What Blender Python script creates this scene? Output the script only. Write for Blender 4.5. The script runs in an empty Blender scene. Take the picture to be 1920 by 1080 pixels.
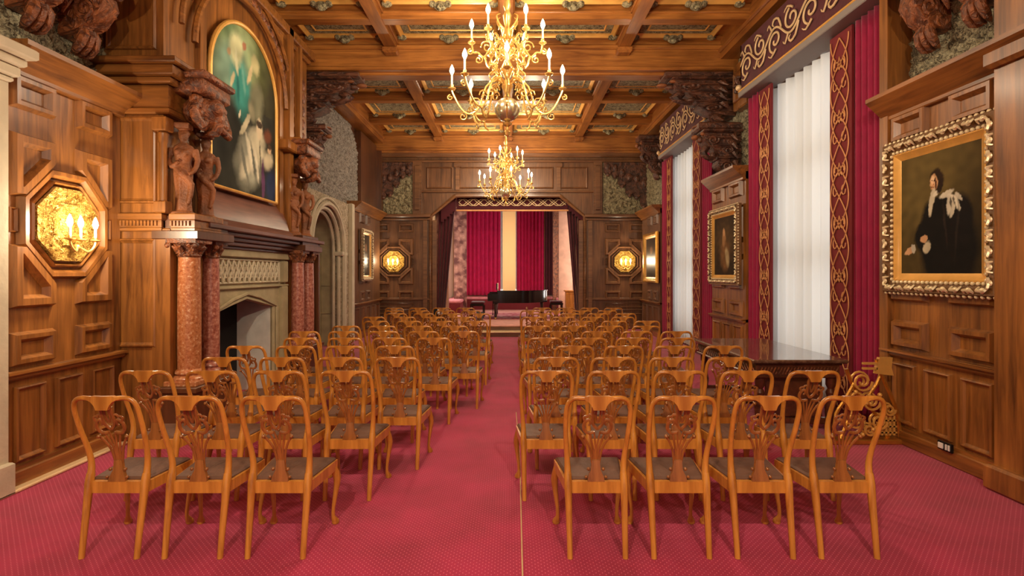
import bpy, math, random
from mathutils import Vector, Matrix, noise
random.seed(7)
PI = math.pi
sc = bpy.context.scene
col = sc.collection

# ------------------------------------------------------------------ camera, world, exposure, big lights
cd = bpy.data.cameras.new('camera'); cam = bpy.data.objects.new('camera', cd); col.objects.link(cam)
cam.location = (0, 0, 1.70); cam.rotation_euler = (PI/2, 0, 0)
cd.sensor_width = 36; cd.lens = 18.75; cd.shift_x = 3/1920; cd.shift_y = -28/1920
cd.clip_start = 0.05; cd.clip_end = 200
sc.camera = cam

w = bpy.data.worlds.new('world'); sc.world = w; w.use_nodes = True
bg = w.node_tree.nodes['Background']; bg.inputs[0].default_value = (1.0, 0.94, 0.86, 1); bg.inputs[1].default_value = 0.25

sc.view_settings.view_transform = 'Standard'; sc.view_settings.look = 'None'
sc.view_settings.gamma = 1; sc.view_settings.use_curve_mapping = False
sc.view_settings.exposure = 0.68
sc.cycles.max_bounces = 6; sc.cycles.diffuse_bounces = 4; sc.cycles.glossy_bounces = 3
sc.cycles.transparent_max_bounces = 8; sc.cycles.sample_clamp_indirect = 3.0
sc.cycles.use_denoising = True

def area(name, loc, rot, sx, sy, power, color):
    l = bpy.data.lights.new(name, 'AREA'); l.shape = 'RECTANGLE'; l.size = sx; l.size_y = sy
    l.energy = power; l.color = color
    o = bpy.data.objects.new(name, l); o.location = loc; o.rotation_euler = rot; col.objects.link(o)
def point(name, loc, power, color=(1, .82, .58), r=.06):
    l = bpy.data.lights.new(name, 'POINT'); l.energy = power; l.color = color; l.shadow_soft_size = r
    o = bpy.data.objects.new(name, l); o.location = loc; col.objects.link(o)

DAY = (.93, .96, 1.0)
# daylight arriving at the outside of the windows (lamps stand outside the walls, behind glass and sheers)
area('daylight_window_near', (4.75, 7.55, 2.6), (0, PI/2, 0), 4.2, 1.9, 21, DAY)
area('daylight_window_far', (4.75, 12.7, 2.6), (0, PI/2, 0), 4.2, 1.9, 19, DAY)
area('daylight_bay_left', (-2.9, 18.6, 2.4), (0, -PI/2, 0), 3.2, 2.2, 75, (1, .93, .88))
area('daylight_bay_right', (2.9, 18.6, 2.4), (0, PI/2, 0), 3.2, 2.2, 120, (1, .93, .88))
area('daylight_bay_middle', (0.0, 23.2, 2.6), (-PI/2, 0, 0), 1.2, 3.4, 45, (1, .95, .85))

# ------------------------------------------------------------------ materials
def mat(name): 
    m = bpy.data.materials.new(name); m.use_nodes = True
    nt = m.node_tree; return m, nt, nt.nodes['Principled BSDF']
def N(nt, t, **k):
    n = nt.nodes.new(t)
    for a, b in k.items(): setattr(n, a, b)
    return n
def ramp(nt, stops):
    r = N(nt, 'ShaderNodeValToRGB'); e = r.color_ramp.elements
    e[0].position, e[0].color = stops[0][0], (*stops[0][1], 1)
    e[1].position, e[1].color = stops[-1][0], (*stops[-1][1], 1)
    for p, c in stops[1:-1]:
        x = e.new(p); x.color = (*c, 1)
    return r
def S(r, g, b):
    f = lambda c: (c/255/12.92 if c/255 <= .04045 else ((c/255+.055)/1.055)**2.4)
    return (f(r), f(g), f(b))
def plain(name, c, rough=.5, metal=0, coat=0, bump=0, bscale=60, var=.0):
    m, nt, b = mat(name)
    b.inputs['Base Color'].default_value = (*c, 1); b.inputs['Roughness'].default_value = rough
    b.inputs['Metallic'].default_value = metal; b.inputs['Coat Weight'].default_value = coat
    b.inputs['Coat Roughness'].default_value = .15
    tc = N(nt, 'ShaderNodeTexCoord')
    if var:
        n = N(nt, 'ShaderNodeTexNoise'); n.inputs['Scale'].default_value = 5; n.inputs['Detail'].default_value = 4
        nt.links.new(tc.outputs['Object'], n.inputs['Vector'])
        r = ramp(nt, [(.3, tuple(x*(1-var) for x in c)), (.7, tuple(min(1, x*(1+var)) for x in c))])
        nt.links.new(n.outputs[0], r.inputs[0]); nt.links.new(r.outputs[0], b.inputs['Base Color'])
    if bump:
        n = N(nt, 'ShaderNodeTexNoise'); n.inputs['Scale'].default_value = bscale; n.inputs['Detail'].default_value = 3
        nt.links.new(tc.outputs['Object'], n.inputs['Vector'])
        bp = N(nt, 'ShaderNodeBump'); bp.inputs['Strength'].default_value = bump; bp.inputs['Distance'].default_value = .01
        nt.links.new(n.outputs[0], bp.inputs['Height']); nt.links.new(bp.outputs[0], b.inputs['Normal'])
    return m
def wood(name, c1, c2, axis='z', rough=.38, coat=.25, scale=1.0):
    m, nt, b = mat(name)
    tc = N(nt, 'ShaderNodeTexCoord'); mp = N(nt, 'ShaderNodeMapping')
    sv = {'x': (1.2, 16, 16), 'y': (16, 1.2, 16), 'z': (16, 16, 1.2)}[axis]
    mp.inputs['Scale'].default_value = tuple(s*scale for s in sv)
    n = N(nt, 'ShaderNodeTexNoise'); n.inputs['Scale'].default_value = 1; n.inputs['Detail'].default_value = 7; n.inputs['Roughness'].default_value = .6; n.inputs['Distortion'].default_value = .7
    big = N(nt, 'ShaderNodeTexNoise'); big.inputs['Scale'].default_value = 1.3; big.inputs['Detail'].default_value = 2
    nt.links.new(tc.outputs['Object'], mp.inputs[0]); nt.links.new(mp.outputs[0], n.inputs['Vector']); nt.links.new(tc.outputs['Object'], big.inputs['Vector'])
    mx = N(nt, 'ShaderNodeMath', operation='MULTIPLY_ADD'); mx.inputs[1].default_value = .4; 
    nt.links.new(big.outputs[0], mx.inputs[0]); 
    m2 = N(nt, 'ShaderNodeMath', operation='MULTIPLY'); m2.inputs[1].default_value = .65
    nt.links.new(n.outputs[0], m2.inputs[0]); nt.links.new(m2.outputs[0], mx.inputs[2])
    mid = tuple((a+d)/2 for a, d in zip(c1, c2))
    r = ramp(nt, [(.36, c1), (.52, mid), (.68, c2)])
    nt.links.new(mx.outputs[0], r.inputs[0]); nt.links.new(r.outputs[0], b.inputs['Base Color'])
    b.inputs['Roughness'].default_value = rough; b.inputs['Coat Weight'].default_value = coat; b.inputs['Coat Roughness'].default_value = .2
    bp = N(nt, 'ShaderNodeBump'); bp.inputs['Strength'].default_value = .12; bp.inputs['Distance'].default_value = .004
    nt.links.new(n.outputs[0], bp.inputs['Height']); nt.links.new(bp.outputs[0], b.inputs['Normal'])
    return m
def carved(name, dark, light, rough=.6, scale=9, coat=0, bump=.8, metal=0):
    m, nt, b = mat(name)
    tc = N(nt, 'ShaderNodeTexCoord')
    v = N(nt, 'ShaderNodeTexVoronoi', feature='SMOOTH_F1'); v.inputs['Scale'].default_value = scale
    n = N(nt, 'ShaderNodeTexNoise'); n.inputs['Scale'].default_value = scale*.7; n.inputs['Detail'].default_value = 5; n.inputs['Distortion'].default_value = 1.5
    nt.links.new(tc.outputs['Object'], n.inputs['Vector'])
    mv = N(nt, 'ShaderNodeMix', data_type='VECTOR'); mv.inputs[0].default_value = .18
    nt.links.new(tc.outputs['Object'], mv.inputs[4]); nt.links.new(n.outputs[1], mv.inputs[5]); nt.links.new(mv.outputs[1], v.inputs['Vector'])
    r = ramp(nt, [(.1, light), (.4, tuple((a+c)/2 for a, c in zip(dark, light))), (.62, dark)])
    nt.links.new(v.outputs[0], r.inputs[0]); nt.links.new(r.outputs[0], b.inputs['Base Color'])
    bp = N(nt, 'ShaderNodeBump'); bp.invert = True; bp.inputs['Strength'].default_value = bump; bp.inputs['Distance'].default_value = .03
    nt.links.new(v.outputs[0], bp.inputs['Height']); nt.links.new(bp.outputs[0], b.inputs['Normal'])
    b.inputs['Roughness'].default_value = rough; b.inputs['Coat Weight'].default_value = coat; b.inputs['Coat Roughness'].default_value = .4; b.inputs['Metallic'].default_value = metal
    return m
def speckle(name, cols, scale, rough=.3, coat=.3):
    m, nt, b = mat(name)
    tc = N(nt, 'ShaderNodeTexCoord'); n = N(nt, 'ShaderNodeTexNoise'); n.inputs['Scale'].default_value = scale; n.inputs['Detail'].default_value = 6; n.inputs['Roughness'].default_value = .7
    nt.links.new(tc.outputs['Object'], n.inputs['Vector'])
    r = ramp(nt, [(.3+.4*i/(len(cols)-1), c) for i, c in enumerate(cols)])
    nt.links.new(n.outputs[0], r.inputs[0]); nt.links.new(r.outputs[0], b.inputs['Base Color'])
    b.inputs['Roughness'].default_value = rough; b.inputs['Coat Weight'].default_value = coat
    return m
def emit(name, c, s):
    m, nt, b = mat(name); b.inputs['Base Color'].default_value = (*c, 1)
    b.inputs['Emission Color'].default_value = (*c, 1); b.inputs['Emission Strength'].default_value = s
    return m

OAK1, OAK2 = S(84, 47, 17), S(166, 106, 48)
M = {}
M['oak'] = wood('oak_panelling_upright', OAK1, OAK2, 'z')
M['oak_y'] = wood('oak_panelling_lengthwise', OAK1, OAK2, 'y')
M['oak_x'] = wood('oak_panelling_crosswise', OAK1, OAK2, 'x')
M['oak_ceiling'] = wood('ceiling_oak_crosswise', S(112, 62, 22), S(188, 122, 56), 'x')
M['oak_ceiling_y'] = wood('ceiling_oak_lengthwise', S(104, 56, 22), S(172, 108, 48), 'y')
M['oak_dark'] = wood('dark_brown_oak', S(62, 34, 18), S(104, 60, 32), 'z')
M['oak_back'] = wood('brown_oak_of_end_wall', S(76, 48, 30), S(128, 86, 54), 'z')
M['oak_back_x'] = wood('brown_oak_of_end_wall_crosswise', S(84, 52, 32), S(134, 92, 58), 'x')
M['walnut'] = wood('purple_brown_walnut', S(70, 38, 32), S(122, 76, 62), 'y', .42, .12)
M['carvewood'] = carved('carved_red_brown_wood', S(78, 40, 22), S(162, 94, 52), .45, 18, .25)
M['carvedark'] = carved('carved_dark_brown_wood', S(52, 28, 20), S(118, 72, 50), .45, 16, .3)
M['figwood'] = plain('polished_carved_walnut', S(128, 76, 42), .6, 0, 0, 1.0, 44, .45)
M['relief'] = carved('grey_green_foliage_relief', S(70, 60, 42), S(196, 186, 152), .6, 26)
M['relief_warm'] = carved('olive_foliage_relief', S(80, 70, 48), S(200, 188, 148), .65, 26)
M['stonerelief'] = carved('grey_stone_foliage_relief', S(104, 94, 84), S(188, 180, 168), .8, 26)
M['stone'] = plain('pale_sandstone', S(196, 184, 158), .75, 0, 0, .3, 30, .12)
M['stone_dk'] = plain('grey_brown_sandstone', S(168, 154, 120), .75, 0, 0, .3, 30, .14)
M['stonecarve'] = carved('pale_carved_sandstone', S(136, 118, 90), S(226, 210, 180), .8, 26)
M['marble'] = speckle('mottled_orange_marble', [S(112, 58, 30), S(168, 98, 58), S(184, 122, 80), S(226, 196, 166)], 34)
M['marble_red'] = speckle('mottled_red_marble', [S(104, 46, 38), S(150, 82, 68), S(180, 118, 100), S(206, 168, 150)], 26)
M['soot'] = plain('black_soot', S(14, 11, 10), .9)
M['limewash'] = plain('pale_grey_firebox_stone', S(214, 212, 204), .85, 0, 0, .2, 12, .12)
M['gold'] = plain('gilt', S(214, 158, 72), .32, .85, 0, .5, 50, .2)
M['gold_flat'] = plain('gold_painted_wood', S(226, 172, 88), .38, .3, .2, .2, 30, .15)
M['silvergilt'] = carved('pale_gilt_carving', S(176, 140, 88), S(252, 244, 220), .35, 60, .2, 1.0, .15)
M['brass'] = plain('polished_brass', S(232, 190, 110), .32, .7, 0, .15, 20, .1)
M['brass_emb'] = carved('embossed_brass', S(150, 104, 30), S(250, 214, 120), .3, 30, 0, 1.0, .7)
M['silver'] = plain('silvered_ball', S(226, 214, 176), .22, .8)
M['candle'] = plain('ivory_candle_sleeve', S(240, 226, 190), .5)
M['bulb'] = emit('glowing_bulb', (1, .80, .48), 14)
M['velvet'] = plain('crimson_velvet', S(146, 14, 62), .85, 0, 0, .3, 14, .12)
M['velvet_dk'] = plain('dark_crimson_velvet', S(74, 10, 24), .85, 0, 0, .3, 14, .15)
M['velvet_red'] = plain('bright_crimson_velvet', S(200, 10, 84), .8, 0, 0, .25, 10, .12)
for k in ('velvet', 'velvet_dk', 'velvet_red'):
    b = M[k].node_tree.nodes['Principled BSDF']; b.inputs['Sheen Weight'].default_value = .25; b.inputs['Sheen Roughness'].default_value = .4
M['border'] = plain('maroon_border_cloth', S(112, 22, 28), .8)
M['embroid'] = plain('gold_embroidery', S(212, 148, 92), .45, .25, 0, .4, 80, .1)
M['embroid_w'] = plain('pale_gold_embroidery', S(226, 196, 150), .45, .2, 0, .4, 80, .1)
M['grey_trim'] = plain('grey_pelmet_trim', S(132, 124, 120), .6)
M['brocade'] = carved('pink_brocade', S(92, 44, 38), S(184, 130, 110), .7, 7, 0, .1)
M['cream'] = plain('cream_plaster', S(238, 206, 172), .7, 0, 0, .05, 8, .05)
M['pinkstone'] = plain('pink_beige_stone', S(190, 142, 116), .7, 0, 0, .1, 8, .15)
M['pinkcushion'] = plain('pink_cushion_cloth', S(214, 130, 134), .8, 0, 0, .2, 30, .2)
M['black'] = plain('black_lacquer', S(12, 12, 14), .12, 0, .8)
M['blackmetal'] = plain('black_metal', S(20, 18, 18), .4, .4)
M['ivory'] = plain('ivory_keys', S(232, 228, 214), .35)
M['canework'] = plain('white_plastic', S(226, 222, 216), .4)
M['honey'] = wood('honey_walnut', S(160, 97, 30), S(228, 158, 68), 'z', .28, .5, 1.3)
M['splatwood'] = wood('red_brown_walnut', S(116, 66, 26), S(178, 112, 52), 'z', .25, .7, 1.4)
M['leather'] = plain('worn_brown_leather', S(98, 66, 50), .6, 0, .0, .4, 26, .3)
M['tablewood'] = wood('dark_red_mahogany', S(52, 24, 16), S(98, 52, 32), 'y', .28, .5)
M['tabletop'] = speckle('dark_polished_tabletop', [S(66, 44, 34), S(96, 68, 54), S(126, 98, 80)], 14, .16, .6)
M['carpet_step'] = plain('pale_pink_stage_carpet', S(222, 160, 146), .95, 0, 0, .3, 60, .15)

def sheer_mat():
    m, nt, b = mat('white_sheer_cloth')
    b.inputs['Base Color'].default_value = (*S(240, 238, 232), 1); b.inputs['Roughness'].default_value = .9
    t = N(nt, 'ShaderNodeBsdfTranslucent'); t.inputs[0].default_value = (*S(246, 244, 238), 1)
    mx = N(nt, 'ShaderNodeMixShader'); mx.inputs[0].default_value = .6
    nt.links.new(b.outputs[0], mx.inputs[1]); nt.links.new(t.outputs[0], mx.inputs[2])
    nt.links.new(mx.outputs[0], nt.nodes['Material Output'].inputs[0]); return m
M['sheer'] = sheer_mat()
def glass_mat():
    m, nt, b = mat('window_glass')
    t = N(nt, 'ShaderNodeBsdfTransparent'); g = N(nt, 'ShaderNodeBsdfGlossy'); g.inputs['Roughness'].default_value = .03
    mx = N(nt, 'ShaderNodeMixShader'); mx.inputs[0].default_value = .08
    nt.links.new(t.outputs[0], mx.inputs[1]); nt.links.new(g.outputs[0], mx.inputs[2])
    nt.links.new(mx.outputs[0], nt.nodes['Material Output'].inputs[0]); return m
M['glass'] = glass_mat()
M['leafgilt'] = plain('pale_gilt_leaf_carving', S(244, 226, 184), .34, .35, .2, .3, 90, .12)
M['framebase'] = plain('dull_dark_gilding', S(112, 76, 38), .5, .2, 0, .5, 60, .25)
M['blind'] = M['sheer'].copy(); M['blind'].name = 'cream_blind_cloth'
for n_ in M['blind'].node_tree.nodes:
    if n_.type in ('BSDF_PRINCIPLED', 'BSDF_TRANSLUCENT'): n_.inputs[0].default_value = (*S(250, 222, 182), 1)
def carpet_mat():
    m, nt, b = mat('crimson_dotted_carpet')
    tc = N(nt, 'ShaderNodeTexCoord'); sep = N(nt, 'ShaderNodeSeparateXYZ'); nt.links.new(tc.outputs['Object'], sep.inputs[0])
    def mth(op, a, bb=None, cc=None):
        n = N(nt, 'ShaderNodeMath', operation=op)
        for i, v in enumerate((a, bb, cc)):
            if v is None: continue
            if isinstance(v, (int, float)): n.inputs[i].default_value = v
            else: nt.links.new(v, n.inputs[i])
        return n.outputs[0]
    P = .036
    u = mth('DIVIDE', mth('ADD', sep.outputs[0], sep.outputs[1]), P); v = mth('DIVIDE', mth('SUBTRACT', sep.outputs[0], sep.outputs[1]), P)
    du = mth('SUBTRACT', mth('FRACT', u), .5); dv = mth('SUBTRACT', mth('FRACT', v), .5)
    d = mth('SQRT', mth('ADD', mth('MULTIPLY', du, du), mth('MULTIPLY', dv, dv)))
    dot = mth('LESS_THAN', d, .14)
    n = N(nt, 'ShaderNodeTexNoise'); n.inputs['Scale'].default_value = 2.2; n.inputs['Detail'].default_value = 5
    nt.links.new(tc.outputs['Object'], n.inputs['Vector'])
    r = ramp(nt, [(.3, S(150, 10, 58)), (.7, S(176, 20, 76))]); nt.links.new(n.outputs[0], r.inputs[0])
    mx = N(nt, 'ShaderNodeMix', data_type='RGBA'); nt.links.new(dot, mx.inputs[0]); nt.links.new(r.outputs[0], mx.inputs[6])
    mx.inputs[7].default_value = (*S(220, 104, 132), 1)
    nt.links.new(mx.outputs[2], b.inputs['Base Color']); b.inputs['Roughness'].default_value = .95
    b.inputs['Sheen Weight'].default_value = .2
    return m
M['carpet'] = carpet_mat()
def rug_mat():
    m, nt, b = mat('patterned_pink_rug')
    tc = N(nt, 'ShaderNodeTexCoord'); v = N(nt, 'ShaderNodeTexVoronoi'); v.inputs['Scale'].default_value = 3.5
    nt.links.new(tc.outputs['Object'], v.inputs['Vector'])
    r = ramp(nt, [(.15, S(206, 120, 120)), (.35, S(150, 26, 50)), (.6, S(196, 130, 128))])
    nt.links.new(v.outputs[0], r.inputs[0]); nt.links.new(r.outputs[0], b.inputs['Base Color']); b.inputs['Roughness'].default_value = .95
    return m
M['rug'] = rug_mat()
def paint_mat(gloss=0):
    m, nt, b = mat('oil_paint'); a = N(nt, 'ShaderNodeAttribute'); a.attribute_name = 'Col'
    nt.links.new(a.outputs[0], b.inputs['Base Color']); b.inputs['Roughness'].default_value = .35 if gloss else .75; b.inputs['Specular IOR Level'].default_value = .5 if gloss else .15
    return m
M['paint'] = paint_mat(); M['paint_gloss'] = paint_mat(1)

# ------------------------------------------------------------------ mesh builder
class MB:
    def __init__(s): s.v = []; s.f = []; s.T = Matrix.Identity(4)
    def add(s, vs, fs):
        b = len(s.v); s.v += [tuple(s.T @ Vector(p)) for p in vs]; s.f += [tuple(b+i for i in f) for f in fs]
    def box(s, x0, x1, y0, y1, z0, z1, bev=0):
        if bev <= 0:
            s.add([(x0,y0,z0),(x1,y0,z0),(x1,y1,z0),(x0,y1,z0),(x0,y0,z1),(x1,y0,z1),(x1,y1,z1),(x0,y1,z1)],
                  [(0,3,2,1),(4,5,6,7),(0,1,5,4),(1,2,6,5),(2,3,7,6),(3,0,4,7)]); return s
        b = min(bev, (x1-x0)/2.1, (y1-y0)/2.1, (z1-z0)/2.1)
        def ring(xi, yi, z):
            return [(x0+xi,y0+yi+b*0,z),(x1-xi,y0+yi,z),(x1-xi,y1-yi,z),(x0+xi,y1-yi,z)]
        vs = ring(b, b, z0)+ring(0, 0, z0+b)+ring(0, 0, z1-b)+ring(b, b, z1)
        fs = [(0,3,2,1),(12,13,14,15)]
        for k in range(3):
            for i in range(4): fs.append((k*4+i, k*4+(i+1)%4, k*4+4+(i+1)%4, k*4+4+i))
        s.add(vs, fs); return s
    def prism(s, poly, d0, d1, axis='x'):
        # poly in the two remaining axes, extruded along axis
        n = len(poly)
        def P(a, b, d):
            return {'x': (d, a, b), 'y': (a, d, b), 'z': (a, b, d)}[axis]
        vs = [P(a, b, d0) for a, b in poly]+[P(a, b, d1) for a, b in poly]
        fs = [tuple(range(n))[::-1], tuple(range(n, 2*n))]+[(i, (i+1) % n, n+(i+1) % n, n+i) for i in range(n)]
        s.add(vs, fs); return s
    def lathe(s, prof, c=(0,0,0), seg=16, axis='z', a0=0, a1=2*PI):
        full = abs(a1-a0-2*PI) < 1e-6; m = seg if full else seg+1
        vs = []; fs = []
        for r, h in prof:
            for i in range(m):
                a = a0+(a1-a0)*i/seg; x, y = r*math.cos(a), r*math.sin(a)
                p = {'z': (x, y, h), 'x': (h, x, y), 'y': (x, h, y)}[axis]
                vs.append((p[0]+c[0], p[1]+c[1], p[2]+c[2]))
        for k in range(len(prof)-1):
            for i in range(seg if full else m-1):
                j = (i+1) % m
                fs.append((k*m+i, k*m+j, (k+1)*m+j, (k+1)*m+i))
        if full:
            if prof[0][0] > 1e-5: fs.append(tuple(range(m))[::-1])
            if prof[-1][0] > 1e-5: fs.append(tuple(range((len(prof)-1)*m, len(prof)*m)))
        s.add(vs, fs); return s
    def ball(s, c, r, seg=12, rings=8, sc=(1,1,1)):
        vs = []; fs = []
        for k in range(rings+1):
            t = PI*k/rings
            for i in range(seg):
                a = 2*PI*i/seg
                vs.append((c[0]+r*sc[0]*math.sin(t)*math.cos(a), c[1]+r*sc[1]*math.sin(t)*math.sin(a), c[2]+r*sc[2]*math.cos(t)))
        for k in range(rings):
            for i in range(seg): fs.append((k*seg+i, (k+1)*seg+i, (k+1)*seg+(i+1) % seg, k*seg+(i+1) % seg))
        s.add(vs, fs); return s
    def sweep(s, pts, rad, seg=6, smooth=0, flat=None, up=(0,0,1), closed=False, ang=0):
        """tube; rad number or list; flat=(a,b) section scale in normal/binormal"""
        pts = [Vector(p) for p in pts]
        rad = rad if isinstance(rad, (list, tuple)) else [rad]*len(pts)
        rad = list(rad)
        for _ in range(smooth):   # chaikin-like subdivision via catmull-rom midpoints
            np_, nr = [], []
            n = len(pts)
            for i in range(n-1):
                p0, p1, p2, p3 = pts[max(i-1, 0)], pts[i], pts[i+1], pts[min(i+2, n-1)]
                np_ += [p1, (p1+p2)*.5625-(p0+p3)*.0625]; nr += [rad[i], (rad[i]+rad[i+1])/2]
            np_.append(pts[-1]); nr.append(rad[-1]); pts, rad = np_, nr
        n = len(pts); up = Vector(up); vs = []; fs = []
        fa, fb = flat or (1, 1)
        for i, p in enumerate(pts):
            if closed: t = pts[(i+1) % n]-pts[i-1]
            else: t = pts[min(i+1, n-1)]-pts[max(i-1, 0)]
            t.normalize(); a = up-t*up.dot(t)
            if i and tuple(up) == (0, 0, 1): a = prev-t*prev.dot(t)     # carry the section along without twisting
            if a.length < 1e-3: a = Vector((0,1,0))-t*t.y
            if a.length < 1e-3: a = Vector((1,0,0))-t*t.x
            a.normalize(); b = t.cross(a); prev = a
            for k in range(seg):
                th = 2*PI*k/seg+ang
                vs.append(tuple(p+a*(math.cos(th)*rad[i]*fa)+b*(math.sin(th)*rad[i]*fb)))
        m = n if closed else n-1
        for i in range(m):
            for k in range(seg):
                j = ((i+1) % n)
                fs.append((i*seg+k, i*seg+(k+1) % seg, j*seg+(k+1) % seg, j*seg+k))
        if not closed: fs += [tuple(range(seg))[::-1], tuple(range((n-1)*seg, n*seg))]
        s.add(vs, fs); return s
    def moulding(s, poly, wdt, h, place, kind=None):
        """raised picture-frame moulding round a polygon; place(u,v,h)->xyz"""
        n = len(poly)
        def off(d):
            out = []
            for i in range(n):
                p0, p1, p2 = Vector(poly[i-1]), Vector(poly[i]), Vector(poly[(i+1) % n])
                e1 = (p1-p0).normalized(); e2 = (p2-p1).normalized()
                n1 = Vector((-e1.y, e1.x)); n2 = Vector((-e2.y, e2.x)); m = n1+n2
                m = m/max(m.length_squared, 1e-6)*2
                out.append(p1+m*d)
            return out
        area2 = sum(poly[i][0]*poly[(i+1) % n][1]-poly[(i+1) % n][0]*poly[i][1] for i in range(n))
        sg = 1 if area2 > 0 else -1
        rings = [(0, 0), (wdt*.15, h*.75), (wdt*.45, h), (wdt*.6, h*.55), (wdt, h*.12), (wdt, 0)]
        if kind == 'band': rings = [(0, 0), (.022, h), (wdt-.030, h), (wdt, 0), (wdt+.001, 0)]
        vs = []; fs = []
        for d, hh in rings:
            for p in off(sg*d): vs.append(place(p.x, p.y, hh))
        for k in range(len(rings)-1):
            for i in range(n):
                f = (k*n+i, k*n+(i+1) % n, (k+1)*n+(i+1) % n, (k+1)*n+i)
                fs.append(f)
        s.add(vs, fs); return s
    def build(s, name, m, parent=None, smooth=30, mods=()):
        me = bpy.data.meshes.new(name); me.from_pydata(s.v, [], s.f); me.materials.append(m)
        import bmesh
        bm = bmesh.new(); bm.from_mesh(me); bmesh.ops.recalc_face_normals(bm, faces=bm.faces)
        if smooth:
            ca = math.radians(smooth)
            for f in bm.faces: f.smooth = True
            for e in bm.edges:
                if len(e.link_faces) == 2 and e.calc_face_angle(0) > ca: e.smooth = False
        bm.to_mesh(me); bm.free()
        o = bpy.data.objects.new(name, me); col.objects.link(o)
        if parent: o.parent = parent
        return o
def tag(o, label=None, cat=None, group=None, kind=None):
    if label: o['label'] = label
    if cat: o['category'] = cat
    if group: o['group'] = group
    if kind: o['kind'] = kind
    return o
def thing(name, label, cat, loc=(0,0,0), rz=0, group=None):
    o = bpy.data.objects.new(name, None); col.objects.link(o); o.location = loc; o.rotation_euler = (0,0,rz); o.empty_display_size = .1
    return tag(o, label, cat, group)
def copy_tree(o, parent=None):
    c = o.copy(); col.objects.link(c)
    if parent is not None: c.parent = parent
    for ch in list(o.children): copy_tree(ch, c)
    return c
ntrim = [0]
def trim(mb, m, **k):
    ntrim[0] += 1
    return tag(mb.build('trim_%d' % ntrim[0], m, **k), kind='structure')
def struct(name, mb, m, **k): return tag(mb.build(name, m, **k), kind='structure')

XL, XR, YB = -3.92, 3.92, 16.2      # face of the panelling; end wall
WL, WR = -4.15, 4.15                # wall above the panelling
ZC, ZB, ZP = 5.95, 5.38, 3.42       # ceiling panel, main beam soffit, top of panelling

# ------------------------------------------------------------------ setting: floor, walls, ceiling
struct('floor', MB().box(-4.6, 4.6, -2.5, 16.3, -.12, 0), M['carpet'])
trim(MB().sweep([(.062, 2.2, .003), (.07, 3.2, .003), (.078, 4.0, .003), (.085, 4.9, .003), (.07, 6.5, .003)], .005, 6, 1), M['embroid_w'])
# left wall in pieces round the firebox and the doorway
L = MB()
L.box(-4.6, WL, -2.5, 6.0, 0, 6.2); L.box(-4.6, WL, 6.0, 8.0, 1.6, 6.2); L.box(-4.9, -4.6, 5.9, 8.1, 0, 1.7)
L.box(-4.6, WL, 8.0, 10.55, 0, 6.2); L.box(-4.6, WL, 10.55, 12.6, 3.3, 6.2); L.box(-4.6, WL, 12.6, 16.4, 0, 6.2)
struct('wall_left', L, M['oak_dark'])
# right wall with two window openings
R = MB()
R.box(WR, 4.5, -2.5, 6.75, 0, 6.2); R.box(WR, 4.5, 8.4, 11.9, 0, 6.2); R.box(WR, 4.5, 13.5, 16.4, 0, 6.2)
for y0, y1 in ((6.75, 8.4), (11.9, 13.5)):
    R.box(WR, 4.5, y0, y1, 4.62, 6.2); R.box(WR, 4.5, y0, y1, 0, .25)
struct('wall_right', R, M['oak_dark'])
# end wall with the opening into the bay
def bX(x): return (x-957)*YB/1000
def bZ(y, Y=YB): return 1.7+(512-y)*Y/1000
ox0, ox1 = bX(808), bX(1096)
B = MB()
B.box(-4.5, ox0, YB, YB+.3, 0, 6.2); B.box(ox1, 4.5, YB, YB+.3, 0, 6.2); B.box(ox0, ox1, YB, YB+.3, 4.05, 6.2)
B.prism([(ox0, 3.42), (ox0, 4.05), (ox0+.75, 4.05)], YB, YB+.3, 'y'); B.prism([(ox1, 3.42), (ox1-.75, 4.05), (ox1, 4.05)], YB, YB+.3, 'y')
struct('wall_back', B, M['oak_back'])
struct('ceiling', MB().box(-4.6, 4.6, -2.5, 16.5, ZC, ZC+.2), M['oak_ceiling'])

# main beams, plates along the walls, minor ribs
def beam(Y0, Y1):
    b = MB()
    b.box(WL, WR, Y0, Y1, ZB, ZC)
    b.box(WL, WR, Y0-.05, Y1+.05, ZB+.34, ZB+.42, .02); b.box(WL, WR, Y0-.03, Y1+.03, ZB-.03, ZB+.04, .015)
    b.box(WL, WR, Y0-.09, Y1+.09, ZC-.06, ZC, .02); b.box(WL, WR, Y0+.12, Y1-.12, ZB-.07, ZB, .02)
    trim(b, M['oak_ceiling'])
for a in ((4.35, 4.85), (9.6, 10.1), (15.85, 16.2)): beam(*a)
bays = [(-2.5, 4.35), (4.85, 9.6), (10.1, 15.85)]
rib_x = [-2.13, -.06, 2.02]
for x in rib_x:
    r = MB()
    for y0, y1 in bays:
        r.box(x-.1, x+.1, y0, y1, 5.70, ZC); r.box(x-.13, x+.13, y0, y1, 5.80, 5.84, .01)
        r.box(x-.13, x+.13, y1-.2, y1, 5.60, 5.72, .03)
    trim(r, M['oak_ceiling_y'])
minor = [6.6, 8.42, 12.4, 14.25]
for y in minor:
    r = MB(); r.box(WL, WR, y, y+.2, 5.71, ZC); r.box(WL, WR, y-.03, y+.23, 5.80, 5.84, .01); trim(r, M['oak_ceiling'])
for sx in (-1, 1):
    r = MB(); x0, x1 = sorted((sx*WR, sx*3.78))
    r.box(x0, x1, -2.5, YB, 5.55, ZC); r.box(x0-.04*(sx > 0), x1+.04*(sx < 0), -2.5, YB, 5.66, 5.74, .02); trim(r, M['oak_ceiling_y'])
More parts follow.
